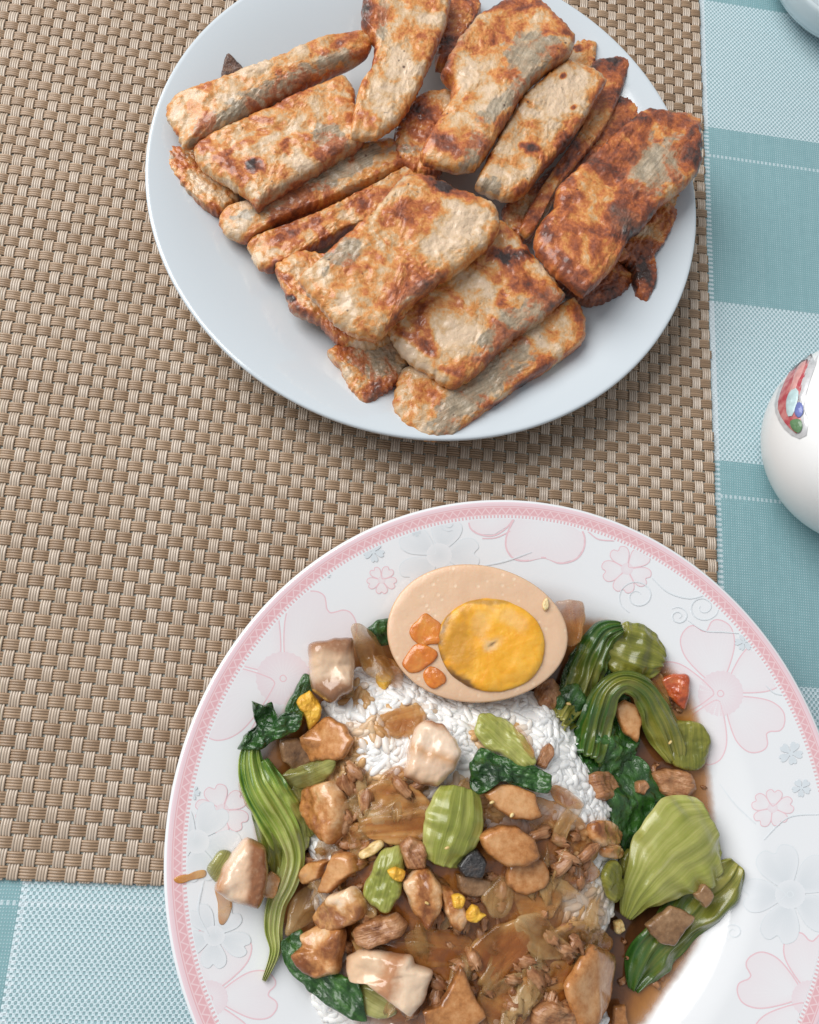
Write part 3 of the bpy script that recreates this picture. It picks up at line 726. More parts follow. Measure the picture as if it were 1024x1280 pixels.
# sauce pool
ts = NT('brown_gravy'); tv = ts.coords(False)
e, u, vv = ts.attr('att')
sc_ = ts.noise(tv, 70, 5, .65, .6); sf = ts.noise(tv, 420, 4, .6)
depth = ts.ss(ts.add(e, ts.mul(sc_, .10)), .78, 1.06, 1.0, 0.0)
fade = ts.ss(ts.add(e, ts.mul(sf, .02)), .955, 1.01, 1.0, 0.0)
gc = ts.ramp(ts.add(ts.mul(sc_, .6), ts.mul(depth, .42)), [(.25, (.62, .26, .045)), (.48, (.36, .135, .03)), (.62, (.16, .058, .018)), (.8, (.06, .024, .010))])
SAUCE = ts.fin(color=gc, rough=.16, coat=.6, coatr=.06, spec=.5, normal=ts.bump(ts.add(sc_, ts.mul(sf, .25)), .18, .001), alpha=ts.mul(fade, ts.ss(depth, .0, .5, .72, .97)))
pool = [(735, 768), (790, 782), (845, 832), (874, 880), (891, 955), (899, 1040), (895, 1130), (870, 1195), (837, 1245), (800, 1295), (700, 1390), (560, 1420), (450, 1360), (392, 1260), (362, 1190), (336, 1140), (318, 1070), (312, 1000), (325, 940), (365, 860), (440, 795), (600, 770)]
def film(name, outline, mat, lift, n=44, parent=None, base=None, amp=0.0002):
    """a film of liquid lying on what is below it"""
    per = 4*n; ring = catmull([(x, y, 0) for x, y in outline], per, True)
    cx = sum(p[0] for p in ring)/per; cy = sum(p[1] for p in ring)/per
    vs, fs, att = [], [], []; J = n//2
    for j in range(J+1):
        k = j/J
        for i, (x, y, _) in enumerate(ring):
            X, Y = cx+(x-cx)*k, cy+(y-cy)*k
            q = base(X, Y, lift*(1-k**6)+.0003+amp*noise.noise(Vector((X*.03, Y*.03, 0))))
            vs.append(q); att.append((k, i/per, 0, 1))
    for j in range(J):
        for i in range(per):
            a, b = j*per+i, j*per+(i+1) % per; fs.append((a, a+per, b+per, b))
    C = Vector(on_plate(cx, cy))
    o = mesh_obj(name, vs, fs, mat, parent, C, True, {'att': att}); fixup(o); return o
def pool_at(px, py, dz):
    z = .015
    for _ in range(8):
        q = at(px, py, z); z = max(prof_bowl(math.hypot(q.x-BOWL_C.x, q.y-BOWL_C.y))+dz, POOL_Z)
    return q
o = film('gravy_pool', pool, SAUCE, .0004, base=pool_at)
tag(o, 'thin brown gravy pooled in the flowered plate around the rice', 'gravy', kind='stuff')
# smears of sauce on the rim
SMEAR = mat_food('sauce_smear', [(.3, (.74, .38, .08)), (.6, (.62, .26, .04))], 150, 500, bump=.1, rough=.15, coat=.6, sss=0, alpha=(.35, .75))
o = slab('sauce_smear', [(217, 1098), (232, 1092), (254, 1088), (258, 1096), (240, 1101), (222, 1104)], SMEAR, .0007, dz=.0003, n=18, amp=.0001)
tag(o, 'amber sauce streak running across the pink rim at left', 'sauce')
o = slab('sauce_smear', [(268, 1108), (282, 1112), (290, 1130), (282, 1152), (274, 1154), (272, 1130)], SMEAR, .0007, dz=.0003, n=18, amp=.0001)
tag(o, 'amber sauce drip below the glossy pork cube at far left', 'sauce')

# rice
tr = NT('cooked_rice'); rv = tr.coords(True)
st0, st1, st2 = tr.attr('stain')
rc = tr.mix(tr.noise(rv, 300, 2), (.88, .86, .83), (.93, .915, .89))
rs = tr.ramp(tr.noise(rv, 160, 3), [(.3, (.50, .25, .085)), (.7, (.66, .42, .20))])
RICE = tr.fin(color=tr.mix(st0, rc, rs), rough=.34, coat=.2, coatr=.15, sss=.3, sssr=(1, .85, .7), ssss=.0012, spec=.5)
STAIN = [(600, 1005, 75, 34), (640, 1180, 140, 110), (500, 1150, 110, 120), (700, 1050, 44, 34), (480, 1010, 80, 60), (420, 960, 40, 60), (500, 905, 45, 26), (625, 925, 40, 24), (670, 1120, 40, 60), (560, 1080, 90, 70), (440, 870, 30, 14), (745, 1180, 30, 30)]
def stain(x, y):
    k = 0
    wob = noise.noise(Vector((x*.03, y*.03, 3)))*.35
    for X, Y, a, b in STAIN: k = max(k, 1-sstep(.6, 1.1, math.hypot((x-X)/a, (y-Y)/b)+wob))
    return k
rice = bpy.data.objects.new('rice_mound', None); link(rice)
rc0 = on_plate(580, 1050); rice.location = rc0
tag(rice, 'mound of white steamed rice in the flowered plate, partly sauced', 'rice')
# base of the mound
xs = [p.x for p in MOUND]; ys = [p.y for p in MOUND]
vs, fs, att = [], [], []; M = 70
for j in range(M+1):
    for i in range(M+1):
        x = min(xs)+(max(xs)-min(xs))*i/M; y = min(ys)+(max(ys)-min(ys))*j/M
        mo = mound(x, y); z = (POOL_Z-.002 if mo == 0 else POOL_Z+mo+.0009)+noise.noise(Vector((x*300, y*300, 0)))*.0006
        X, Y = to_px(Vector((x, y, z))); k = stain(X, Y)
        vs.append((x, y, z)); att.append((k, k, k, 1))
for j in range(M):
    for i in range(M):
        a = j*(M+1)+i; q = (a, a+1, a+M+2, a+M+1)
        if any(vs[k][2] > POOL_Z-.0005 for k in q): fs.append(q)
o = mesh_obj('rice_base', [tuple(Vector(v)-rc0) for v in vs], fs, RICE, rice, None, True, {'stain': att}); o['kind'] = 'stuff'
def grain_geo(sd, st):
    rnd = random.Random(sd); Lg = rnd.uniform(.0036, .0048); w = rnd.uniform(.00132, .00168); bend_ = rnd.uniform(-.0006, .0006)
    V, Fc = [], []; S, Q = 9, 8
    for a in range(S+1):
        u = -math.cos(math.pi*a/S); rr = max(.015, (1-abs(u)**3.0))**.5
        for b in range(Q):
            th = 2*math.pi*b/Q
            V.append((u*Lg, w*rr*math.cos(th)+bend_*u*u, .85*w*rr*math.sin(th)))
    for a in range(S):
        for b in range(Q):
            i, j2 = a*Q+b, a*Q+(b+1) % Q; Fc.append((i, j2, j2+Q, i+Q))
    Fc.append(tuple(range(Q))[::-1]); Fc.append(tuple(range(S*Q, S*Q+Q)))
    return V, Fc
variants = [grain_geo(k, 0) for k in range(7)]
gm = {}
for k, (V, Fc) in enumerate(variants):
    for s, sv in enumerate((0, .3, .65, 1)):
        me = bpy.data.meshes.new('rice_grain'); me.from_pydata(V, [], Fc); me.materials.append(RICE)
        me.polygons.foreach_set('use_smooth', [True]*len(me.polygons))
        a = me.attributes.new('stain', 'FLOAT_COLOR', 'POINT'); a.data.foreach_set('color', [sv, sv, sv, 1]*len(V)); gm[(k, s)] = me
SHOW = [(405, 500, 848, 965), (500, 700, 868, 930), (620, 775, 885, 990), (715, 775, 1085, 1160), (385, 440, 1235, 1280)]
grains = []
rg = random.Random(11); cell = {}
tries = 0
while tries < 26000 and len(grains) < 3400:
    tries += 1
    x = rg.uniform(min(xs), max(xs)); y = rg.uniform(min(ys), max(ys)); mo = mound(x, y)
    if mo < .001: continue
    key = (int(x/.0020), int(y/.0020))
    if cell.get(key, 0) >= 2: continue
    cell[key] = cell.get(key, 0)+1
    q = Vector((x, y, POOL_Z+mo+rg.uniform(-.0006, .0005)))
    X, Y = to_px(q)
    g = Vector(((mound(x+.001, y)-mound(x-.001, y))/.002, (mound(x, y+.001)-mound(x, y-.001))/.002, 0))
    nrm = Vector((-g.x, -g.y, 1)).normalized()
    rot = nrm.to_track_quat('Z', 'Y').to_matrix() @ Matrix.Rotation(rg.uniform(0, 6.28), 3, 'Z') @ Matrix.Rotation(rg.gauss(0, .2), 3, 'Y')
    show = any(a <= X <= b and c <= Y <= d for a, b, c, d in SHOW)
    grains.append((show, rg.random(), q, rot, rg.randrange(7), stain(X, Y), X, Y))
grains.sort(key=lambda g: (not g[0], g[1]))
bv, bf, ba = [], [], []
for i, (show, _, q, rot, k, s, X, Y) in enumerate(grains):
    if i < 300 and show:
        o = bpy.data.objects.new('rice_grain', gm[(k, min(3, int(s*3.99)))]); link(o, rice)
        mm = rot.to_4x4(); mm.translation = q-rc0; o.matrix_local = mm
    else:
        b0 = len(bv); V, Fc = variants[k]
        for v in V: bv.append(tuple(rot @ Vector(v)+q-rc0)); ba.append((s, s, s, 1))
        for f in Fc: bf.append(tuple(j+b0 for j in f))
o = mesh_obj('rice_grains', bv, bf, RICE, rice, None, True, {'stain': ba}); o['kind'] = 'stuff'

tg = NT('gravy_glaze'); gv2 = tg.coords(False); e2 = tg.attr('att')[0]
ga = tg.noise(gv2, 120, 5, .65, .5); gb = tg.noise(gv2, 60, 3)
GLAZE = tg.fin(color=tg.ramp(ga, [(.3, (.48, .18, .03)), (.5, (.30, .095, .017)), (.7, (.14, .042, .010))]), rough=.10, coat=.9, coatr=.03, normal=tg.bump(tg.add(ga, tg.mul(tg.noise(gv2, 500, 3), .3)), .35, .0012), alpha=tg.mul(tg.ss(tg.add(e2, tg.mul(gb, .3)), .85, 1.15, 1, 0), tg.ss(gb, .3, .65, .55, .93)))
o = film('gravy_glaze', [(395, 1070), (440, 985), (520, 980), (590, 1005), (670, 1000), (735, 1036), (748, 1080), (715, 1118), (735, 1170), (775, 1205), (765, 1300), (600, 1340), (440, 1300), (392, 1180)], GLAZE, .0030, n=60, base=on, amp=.0014)
tag(o, 'brown glossy gravy soaking the lower half of the rice', 'gravy', kind='stuff')
# ---------------- food materials
PORK = mat_food('braised_pork', [(.12, (.80, .56, .36)), (.36, (.66, .37, .17)), (.55, (.50, .21, .065)), (.82, (.23, .07, .018))], 110, 420, .5, .22, .24, .5, sss=.15, sssr=(1, .6, .35), band=(6.0, .20))
FAT = mat_food('pork_fat', [(.15, (.84, .64, .46)), (.42, (.76, .52, .32)), (.60, (.60, .30, .11)), (.82, (.30, .11, .035))], 90, 420, .5, .2, .2, .6, across=.12, sss=.2, sssr=(1, .6, .35), band=(5.0, .12))
LEAN = mat_food('lean_pork', [(.18, (.62, .36, .20)), (.44, (.43, .20, .085)), (.64, (.27, .10, .034)), (.86, (.11, .035, .014))], 140, 600, .6, .4, .30, .4, streak=(4, 16), sss=.08)
MUSH = mat_food('mushroom', [(.18, (.76, .48, .27)), (.44, (.66, .355, .155)), (.64, (.48, .20, .06)), (.86, (.18, .065, .02))], 30, 420, .3, .10, .24, .5, edge=.22, sss=.12)
MUSHD = mat_food('mushroom_dark', [(.22, (.40, .235, .12)), (.5, (.24, .125, .055)), (.76, (.09, .042, .018))], 100, 420, .3, .3, .22, .6, sss=.05)
CAP = mat_food('mushroom_skin', [(.35, (.012, .011, .012)), (.6, (.035, .03, .03)), (.8, (.12, .08, .06))], 140, 600, .3, .5, .2, .7, sss=0)
ONION = mat_food('amber_onion', [(.18, (.74, .42, .16)), (.40, (.58, .25, .06)), (.60, (.40, .125, .024)), (.84, (.22, .055, .012))], 40, 300, .5, .05, .10, .8, streak=(.7, 5), alpha=(.15, .68), sss=.05, edge=-.22)
ONIONP = mat_food('pale_onion', [(.22, (.68, .46, .22)), (.44, (.54, .31, .11)), (.64, (.37, .175, .05)), (.84, (.22, .085, .022))], 40, 300, .5, .05, .10, .8, streak=(.7, 5), alpha=(.12, .55), sss=.05, edge=-.22)
OGREEN = mat_food('green_onion', [(.22, (.52, .50, .20)), (.44, (.36, .35, .10)), (.64, (.22, .215, .05)), (.84, (.11, .11, .03))], 50, 300, .5, .06, .12, .7, streak=(.9, 12), alpha=(.45, .85), sss=.08)
STEM = mat_food('pale_stem', [(.10, (.58, .57, .25)), (.36, (.40, .40, .11)), (.58, (.27, .29, .05)), (.84, (.14, .17, .024))], 28, 380, .4, .14, .30, .35, streak=(1.0, 24), edge=-.15, sss=.2, sssr=(.6, 1, .3))
OLIVE = mat_food('olive_stem', [(.10, (.36, .33, .065)), (.36, (.235, .225, .033)), (.58, (.145, .155, .020)), (.84, (.065, .08, .013))], 28, 380, .4, .14, .30, .35, streak=(1.0, 22), edge=-.12, sss=.15, sssr=(.6, 1, .3))
LEAF = mat_food('dark_leaf', [(.20, (.075, .19, .028)), (.42, (.034, .115, .017)), (.60, (.016, .066, .011)), (.84, (.006, .028, .006))], 70, 340, .5, .55, .20, .6, streak=(2, 9), sss=.06, sssr=(.4, 1, .2), crinkle=210)
STEMLEAF = mat_food('leaf_to_stem', [(.26, (.016, .07, .012)), (.46, (.07, .16, .022)), (.62, (.26, .34, .05)), (.82, (.46, .50, .15)), (1.0, (.62, .62, .32))], 40, 340, .3, .2, .22, .5, streak=(1.0, 18), along=.42, edge=-.1, sss=.15, sssr=(.6, 1, .3))
OLIVELEAF = mat_food('leaf_to_olive', [(.26, (.010, .05, .009)), (.46, (.03, .10, .013)), (.66, (.095, .135, .018)), (.86, (.20, .20, .030)), (1.05, (.32, .29, .06))], 40, 340, .3, .2, .24, .5, streak=(1.0, 16), along=.45, edge=-.1, sss=.12, sssr=(.6, 1, .3))
YOLKB = mat_food('yolk_crumb', [(.2, (.88, .58, .08)), (.5, (.82, .44, .04)), (.8, (.60, .24, .02))], 160, 500, .3, .4, .4, .25, sss=.1, sssr=(1, .6, .1))
TOMATO = mat_food('tomato', [(.2, (.84, .34, .045)), (.5, (.74, .21, .02)), (.8, (.50, .10, .01))], 140, 420, .3, .2, .14, .8, alpha=(.65, .92), sss=.05)
REDP = mat_food('red_pepper', [(.2, (.66, .20, .06)), (.5, (.50, .09, .025)), (.8, (.26, .04, .015))], 140, 420, .3, .2, .14, .8, sss=.1)
GARLIC = mat_food('garlic_bit', [(.3, (.80, .62, .32)), (.6, (.72, .48, .18)), (.8, (.5, .28, .09))], 200, 600, .3, .4, .3, .4)

def piece(name, label, cat, outline, mat, t, dz, group=None, **kw):
    kw.setdefault('n', 30)
    if cat == 'pork': kw.setdefault('soft', .35); kw.setdefault('p', 8); kw['amp'] = min(kw.get('amp', .0008), .0011); kw.setdefault('freq', 130)
    if cat == 'mushroom': kw.setdefault('soft', .35); kw.setdefault('p', 11); kw['amp'] = min(kw.get('amp', .0003), .0005); kw.setdefault('freq', 90)
    if cat == 'onion': kw.setdefault('soft', .9); kw['amp'] = .0007; kw.setdefault('freq', 90)
    if cat == 'egg': kw.setdefault('soft', .5)
    o = slab(name, outline, mat, t, dz=dz, **kw)
    return tag(o, label, cat, group)

# ---------------- greens on the right
def greens(label, path, mat, **kw):
    o = strip('leafy_green', path, mat, **kw); return tag(o, label, 'greens', 'cooked greens on the rice plate')
piece('leafy_green', 'flat dark green leaf between the rice and the pale bulb stem', 'greens', [(748, 955), (772, 940), (800, 945), (820, 972), (842, 1004), (834, 1034), (804, 1070), (780, 1064), (766, 1030), (756, 990)], LEAF, .0016, .003, 'cooked greens on the rice plate', n=48, amp=.0030, freq=75, p=10, soft=.5)
piece('leafy_green', 'dark crumpled leaf beside the egg at the top of the greens', 'greens', [(690, 880), (702, 850), (715, 815), (735, 790), (760, 790), (765, 830), (750, 860), (735, 895), (712, 905)], LEAF, .0020, .004, 'cooked greens on the rice plate', n=48, amp=.0042, freq=90, p=10, soft=.5)
piece('leafy_green', 'dark leaf mass under the arching stem', 'greens', [(720, 930), (738, 890), (765, 865), (790, 870), (800, 920), (790, 960), (768, 985), (742, 975)], LEAF, .0020, .003, 'cooked greens on the rice plate', n=48, amp=.0042, freq=90, p=10, soft=.5)
piece('mushroom_slice', 'brown mushroom piece seen inside the arch of the folded stem', 'mushroom', [(768, 885), (780, 874), (795, 882), (802, 905), (796, 928), (778, 915)], MUSH, .004, .006)
piece('lean_pork', 'dark shredded meat in the gravy right of the flat dark leaf', 'pork', [(812, 966), (838, 960), (862, 966), (870, 986), (852, 1003), (828, 996)], LEAN, .007, .002, amp=.0016)
piece('lean_pork', 'small reddish meat crumb on the flat dark leaf', 'pork', [(795, 978), (806, 974), (811, 984), (804, 994), (795, 990)], LEAN, .005, .007, amp=.001, n=18)
piece('lean_pork', 'dark brown meat beside the rice edge below the egg', 'pork', [(738, 968), (752, 965), (766, 982), (764, 1000), (748, 998)], LEAN, .006, .003, amp=.0014)
greens('broad olive stem folded over at the top right of the greens', [(752, 800, .006, 40), (772, 808, .008, 66), (796, 815, .008, 76), (816, 822, .006, 66), (828, 828, .004, 40)], OLIVE, arch=.12, ribs=4, ribh=.0004, t=.0018, ruffle=.10, tip=.8, wav=.08, nv=26)
greens('olive green leaf rib curling from the folded stem down to the rice', [(778, 784, .008, 26), (757, 793, .010, 40), (743, 818, .010, 44), (732, 850, .008, 46), (718, 880, .006, 48), (702, 902, .005, 40)], OLIVELEAF, arch=.18, ribs=4, ribh=.0006, ruffle=.28, t=.0012, wav=.18, nu=64, nv=40)
piece('leafy_green', 'olive stem end soaked in gravy beside the pink flower print', 'greens', [(838, 905), (858, 900), (881, 908), (888, 930), (878, 957), (855, 962), (838, 950)], OLIVE, .005, .003, 'cooked greens on the rice plate', n=34, bend=.3)
greens('arching olive stem that bends over into a dark ribbed leaf', [(846, 950, .004, 44), (838, 925, .006, 52), (824, 893, .010, 46), (806, 864, .013, 34), (782, 852, .015, 28), (761, 864, .014, 32), (750, 890, .011, 42), (742, 920, .008, 56), (736, 948, .005, 62)][::-1], OLIVELEAF, arch=.20, ribs=4, ribh=.0006, ruffle=.26, t=.0012, nu=80, wav=.16, nv=40)
piece('leafy_green', 'small green stem stub next to the rice edge', 'greens', [(774, 1080), (783, 1060), (797, 1072), (792, 1103), (781, 1100)], OLIVE, .005, .004, 'cooked greens on the rice plate')
piece('leafy_green', 'thin yellow green stem stub against the rice', 'greens', [(755, 1097), (766, 1074), (774, 1090), (774, 1118), (765, 1128)], OLIVE, .004, .005, 'cooked greens on the rice plate')
greens('dark green leaf with lighter tip at the lower right of the gravy', [(792, 1238, .002, 26), (803, 1215, .003, 50), (822, 1186, .004, 56), (852, 1155, .004, 56), (885, 1122, .005, 60), (908, 1098, .006, 58), (922, 1080, .005, 44)], OLIVELEAF, arch=.12, ribs=3, ribh=.0006, ruffle=.14, t=.0012, wav=.2, nu=64, nv=36)
piece('mushroom_slice', 'square dark mushroom piece lying on the lower right leaf', 'mushroom', [(806, 1156), (838, 1132), (868, 1146), (842, 1182), (822, 1178)], MUSHD, .004, .009)
piece('mushroom_slice', 'tiny grey brown mushroom cube by the pale bulb stem', 'mushroom', [(866, 1116), (879, 1103), (891, 1119), (880, 1135)], MUSHD, .005, .010, n=18)
greens('large pale green bulb stem at the right of the plate', [(784, 1146, .004, 22), (800, 1118, .008, 52), (822, 1092, .010, 82), (848, 1066, .012, 108), (872, 1046, .011, 112), (890, 1032, .008, 84)], STEM, arch=.10, ribs=5, ribh=.00018, t=.0018, ruffle=.10, tip=.8, wav=.06, nu=64, nv=48)
piece('tomato_bit', 'red tomato chunk at the gravy edge beside the pink flower', 'tomato', [(828, 848), (846, 842), (861, 846), (861, 866), (856, 884), (845, 880), (834, 868)], REDP, .005, .003)
piece('onion_slice', 'orange brown onion scrap left of the red tomato chunk', 'onion', [(808, 836), (828, 844), (836, 874), (822, 872), (812, 860)], ONION, .003, .004)
piece('onion_slice', 'upright amber onion petal right behind the egg', 'onion', [(692, 758), (706, 750), (729, 752), (731, 778), (724, 802), (706, 804)], ONION, .004, .014, bend=.4)
piece('lean_pork', 'dark meat scrap at the right foot of the egg', 'pork', [(668, 862), (690, 850), (702, 866), (694, 886), (676, 880)], LEAN, .006, .004, amp=.0015)

# ---------------- egg
EC, EZ = at(597, 791, .036), .036
nE = ((EYE-EC).normalized()*.75+Vector((0, 0, 1))*.45).normalized()          # the cut face looks up and towards the viewer
exv = (at(710, 800, .036)-at(485, 780, .036)).normalized(); exv = (exv-nE*exv.dot(nE)).normalized(); eyv = nE.cross(exv)
ea = (at(709, 795, .036)-at(485, 783, .036)).length/2
tE = NT('braised_egg_white'); ev = tE.coords(False)
spk = tE.n('ShaderNodeTexVoronoi', {'Vector': ev, 'Scale': 330.0})
pit = tE.mul(tE.ss(spk.outputs['Distance'], .12, .30, 1, 0), tE.ss(tE.noise(ev, 150, 2), .40, .55))
ce = tE.mix(tE.noise(ev, 45, 4), (.68, .43, .265), (.75, .53, .365)); ce = tE.mix(tE.mul(pit, .55), ce, (.80, .62, .45))
sp2 = tE.n('ShaderNodeTexVoronoi', {'Vector': ev, 'Scale': 120.0})
ce = tE.mix(tE.mul(tE.ss(sp2.outputs['Distance'], .03, .06, 1, 0), .8), ce, (.12, .04, .02))
dn = tE.n('ShaderNodeVectorMath', {0: ev, 1: tuple(nE)}, operation='DOT_PRODUCT').outputs['Value']
ce = tE.mix(tE.ss(dn, -.0009, -.0001, .85, 0), ce, (.46, .235, .10))
EGGW = tE.fin(color=ce, rough=.34, sss=.35, sssr=(1, .6, .4), ssss=.004, coat=.3, coatr=.2, normal=tE.bump(tE.add(tE.noise(ev, 500, 4), tE.mul(pit, -.5)), .22, .0008))
def egg_mesh(name, mat):
    vs, fs = [], []; A, D = 96, 30
    def rim(a):
        x = math.cos(a); y = math.sin(a)
        return x*ea*(1.0), y*ea*.755*(1-.06*x)
    prof = []
    for k in range(0, 12): prof.append((k/12*.955, 0.0))                       # flat cut face
    for k in range(1, 6): prof.append((.955+.04*math.sin(k/5*math.pi/2), -.0010*(1-math.cos(k/5*math.pi/2))))
    for k in range(1, D+1):
        a = math.pi/2*k/D; prof.append((.995*math.cos(a)+.0001, -.0010-.0175*math.sin(a)))
    for r, h in prof:
        for j in range(A):
            x, y = rim(2*math.pi*j/A)
            hh = h+(.0003*noise.noise(Vector((x*r*180, y*r*180, 1))) if h == 0 else 0)
            vs.append(exv*(x*r)+eyv*(y*r)+nE*hh)
    for i in range(len(prof)-1):
        for j in range(A):
            a, b = i*A+j, i*A+(j+1) % A; fs.append((a, a+A, b+A, b))
    return mesh_obj(name, [tuple(v) for v in vs], fs, mat)
egg = bpy.data.objects.new('egg_half', None); link(egg); egg.location = EC
tag(egg, 'halved braised egg, cut side up with yellow yolk, on the rice', 'egg')
ew = egg_mesh('egg_white', EGGW); ew.parent = egg
tY = NT('egg_yolk'); yv = tY.coords(False)
e, yu, yq = tY.attr('att'); pb, pg, pp = tY.attr('pt')
yc = tY.ramp(tY.add(tY.mul(tY.noise(yv, 90, 5, .65, .5), .8), tY.mul(tY.noise(yv, 500, 3), .2)), [(.3, (.80, .33, .012)), (.5, (.83, .40, .022)), (.68, (.85, .48, .07))])
yc = tY.mix(pp, yc, (.80, .56, .30)); yc = tY.mix(pb, yc, (.16, .075, .025)); yc = tY.mix(pg, yc, (.60, .28, .025))
YOLK = tY.fin(color=yc, rough=.42, sss=.3, sssr=(1, .6, .15), ssss=.003, coat=.2, normal=tY.bump(tY.add(tY.noise(yv, 160, 5, .7), tY.mul(tY.noise(yv, 600, 3), .5)), .35, .001))
def egg_pt(px, py, lift=0.0):
    d = FW+RT*((px-512)/F)-UP*((py-640)/F)
    return EYE+d*((EC+nE*lift-EYE).dot(nE)/d.dot(nE))
def egg_slab(name, outline, mat, t, lift, paint=None, n=30, amp=.0004, **kw):
    global at_save
    pts = [egg_pt(x, y, lift) for x, y in outline]
    ol = [(*to_px(q), q.z) for q in pts]
    o = slab(name, ol, mat, t, z=0, n=n, amp=amp, paint=paint, **kw)
    return o
yk = egg_slab('yolk', [(547, 800), (556, 773), (580, 754), (612, 748), (645, 756), (671, 776), (681, 806), (673, 838), (650, 858), (618, 865), (585, 858), (558, 836)], YOLK, .0034, .0003,
              paint=[(0, 550, 815, 9, 32, -.2, 1.0), (0, 567, 845, 38, 11, .65, 1.0), (0, 555, 785, 4, 28, .35, .9), (0, 600, 752, 45, 4, 0, .5), (1, 572, 802, 24, 44, .2, 1.0), (1, 640, 850, 30, 8, -.3, .4), (2, 616, 804, 13, 9, -.5, .75), (2, 640, 775, 26, 12, .5, .3), (0, 617, 804, 8, 2.2, -.5, .9), (2, 600, 780, 14, 18, .4, .35)], n=50, amp=.0006, p=9, jit=.0001, freq=90)
yk.parent = egg; yk.matrix_parent_inverse = Matrix.Translation(-EC)
for out, lab in (([(512, 790), (524, 772), (535, 768), (554, 786), (548, 803), (524, 806)], 'orange tomato bit on the egg white, uppermost of three'),
                 ([(504, 828), (520, 806), (545, 812), (546, 824), (530, 836), (510, 840)], 'orange tomato bit on the egg white, middle of three'),
                 ([(530, 842), (538, 832), (552, 838), (556, 852), (545, 860), (534, 856)], 'orange tomato bit on the egg white, lowest of three')):
    o = egg_slab('tomato_bit', out, TOMATO, .0013, .0004, n=22, amp=.0004); tag(o, lab, 'tomato', 'tomato bits on the egg')
o = egg_slab('garlic_crumb', [(680, 752), (684, 748), (686, 758), (682, 764), (679, 760)], GARLIC, .0015, .0006, n=12); tag(o, 'tiny yellow crumb near the right end of the egg white', 'garlic')

# ---------------- toppings, from the upper left down
G1 = 'pieces of pork over the rice'
piece('leafy_green', 'small dark leaf tip poking out left of the egg', 'greens', [(460, 788), (474, 776), (488, 774), (490, 800), (476, 808)], LEAF, .003, .006, 'cooked greens on the rice plate')
piece('leafy_green', 'narrow dark leaf left of the layered pork cube', 'greens', [(356, 890), (368, 862), (380, 842), (390, 848), (388, 870), (374, 894)], LEAF, .003, .004, 'cooked greens on the rice plate')
piece('onion_slice', 'smoky translucent onion between pork cube and egg', 'onion', [(438, 786), (452, 780), (470, 796), (486, 826), (492, 850), (468, 850), (450, 828)], ONIONP, .003, .008, bend=.3)
piece('onion_slice', 'brown onion shred at the left foot of the egg', 'onion', [(470, 820), (492, 826), (505, 846), (498, 860), (478, 848)], ONION, .003, .005)
def pork_layered(name, label, outline, bands, dz, t):
    tt = NT(name+'_layers'); v = tt.coords(); e, u, q = tt.attr('att')
    a = tt.noise(v, 110, 4, .6, .4); b = tt.noise(v, 600, 4)
    x = tt.add(bands[0], tt.mul(tt.add(tt.mul(a, .16), -.08), 1.0)) if False else tt.add(tt.mul(q if bands[0] == 'v' else u, 1.0), tt.add(tt.mul(a, .24), -.12))
    c = tt.ramp(x, bands[1])
    c = tt.mix(tt.mul(tt.ss(b, .5, .7), .25), c, (.62, .40, .24))
    mt = tt.fin(color=c, rough=.24, coat=.55, coatr=.12, sss=.12, sssr=(1, .5, .3), ssss=.003, normal=tt.bump(tt.add(a, tt.mul(b, .4)), .2, .0010))
    return piece(name, label, 'pork', outline, mt, t, dz, G1, n=40, p=6, amp=.0007)
pork_layered('pork_cube', 'pork belly cube with brown rind and pale fat left of the egg', [(386, 806), (412, 800), (440, 797), (443, 832), (440, 864), (414, 878), (391, 864), (385, 830)],
             ('u', [(.08, (.26, .12, .06)), (.24, (.34, .17, .085)), (.36, (.74, .54, .38)), (.62, (.68, .46, .30)), (.76, (.38, .19, .10)), (.95, (.20, .085, .04))]), .010, .014)
piece('yolk_crumb', 'bright yellow egg scrap left of the rice top', 'egg', [(370, 878), (387, 863), (399, 874), (403, 886), (400, 900), (386, 913), (381, 896)], YOLKB, .005, .006)
piece('leafy_green', 'crumpled dark green leaf at the upper left of the plate', 'greens', [(314, 876), (328, 880), (341, 877), (347, 897), (357, 889), (384, 887), (372, 911), (347, 925), (326, 937), (297, 938), (306, 920), (321, 907)], LEAF, .004, .006, 'cooked greens on the rice plate', n=50, amp=.0046, freq=100, p=10, soft=.3)
piece('mushroom_slice', 'brown mushroom edge tucked under the upper left slice', 'mushroom', [(350, 926), (374, 922), (390, 950), (374, 964), (352, 952)], MUSHD, .005, .004)
piece('onion_slice', 'pale green onion layer under the upper left mushroom slice', 'onion', [(352, 970), (372, 956), (395, 950), (420, 944), (416, 966), (392, 984), (366, 986)], OGREEN, .003, .005, bend=.3)
piece('mushroom_slice', 'smooth brown mushroom slice at upper left of the rice', 'mushroom', [(376, 922), (394, 906), (413, 894), (430, 906), (443, 926), (430, 948), (404, 952), (384, 952)], MUSH, .004, .006, n=30)
ls = greens('long bright green ribbed stem down the left side', [(316, 922, .004, 24), (313, 948, .005, 34), (319, 978, .006, 38), (336, 1010, .008, 40), (354, 1040, .008, 38), (364, 1072, .007, 32), (358, 1102, .006, 28), (346, 1130, .004, 24), (342, 1160, .003, 22), (344, 1190, .003, 16), (330, 1226, .001, 9)], STEMLEAF, arch=.14, ribs=4, ribh=.0007, ruffle=.22, t=.0013, nu=100, wav=.22, nv=36)
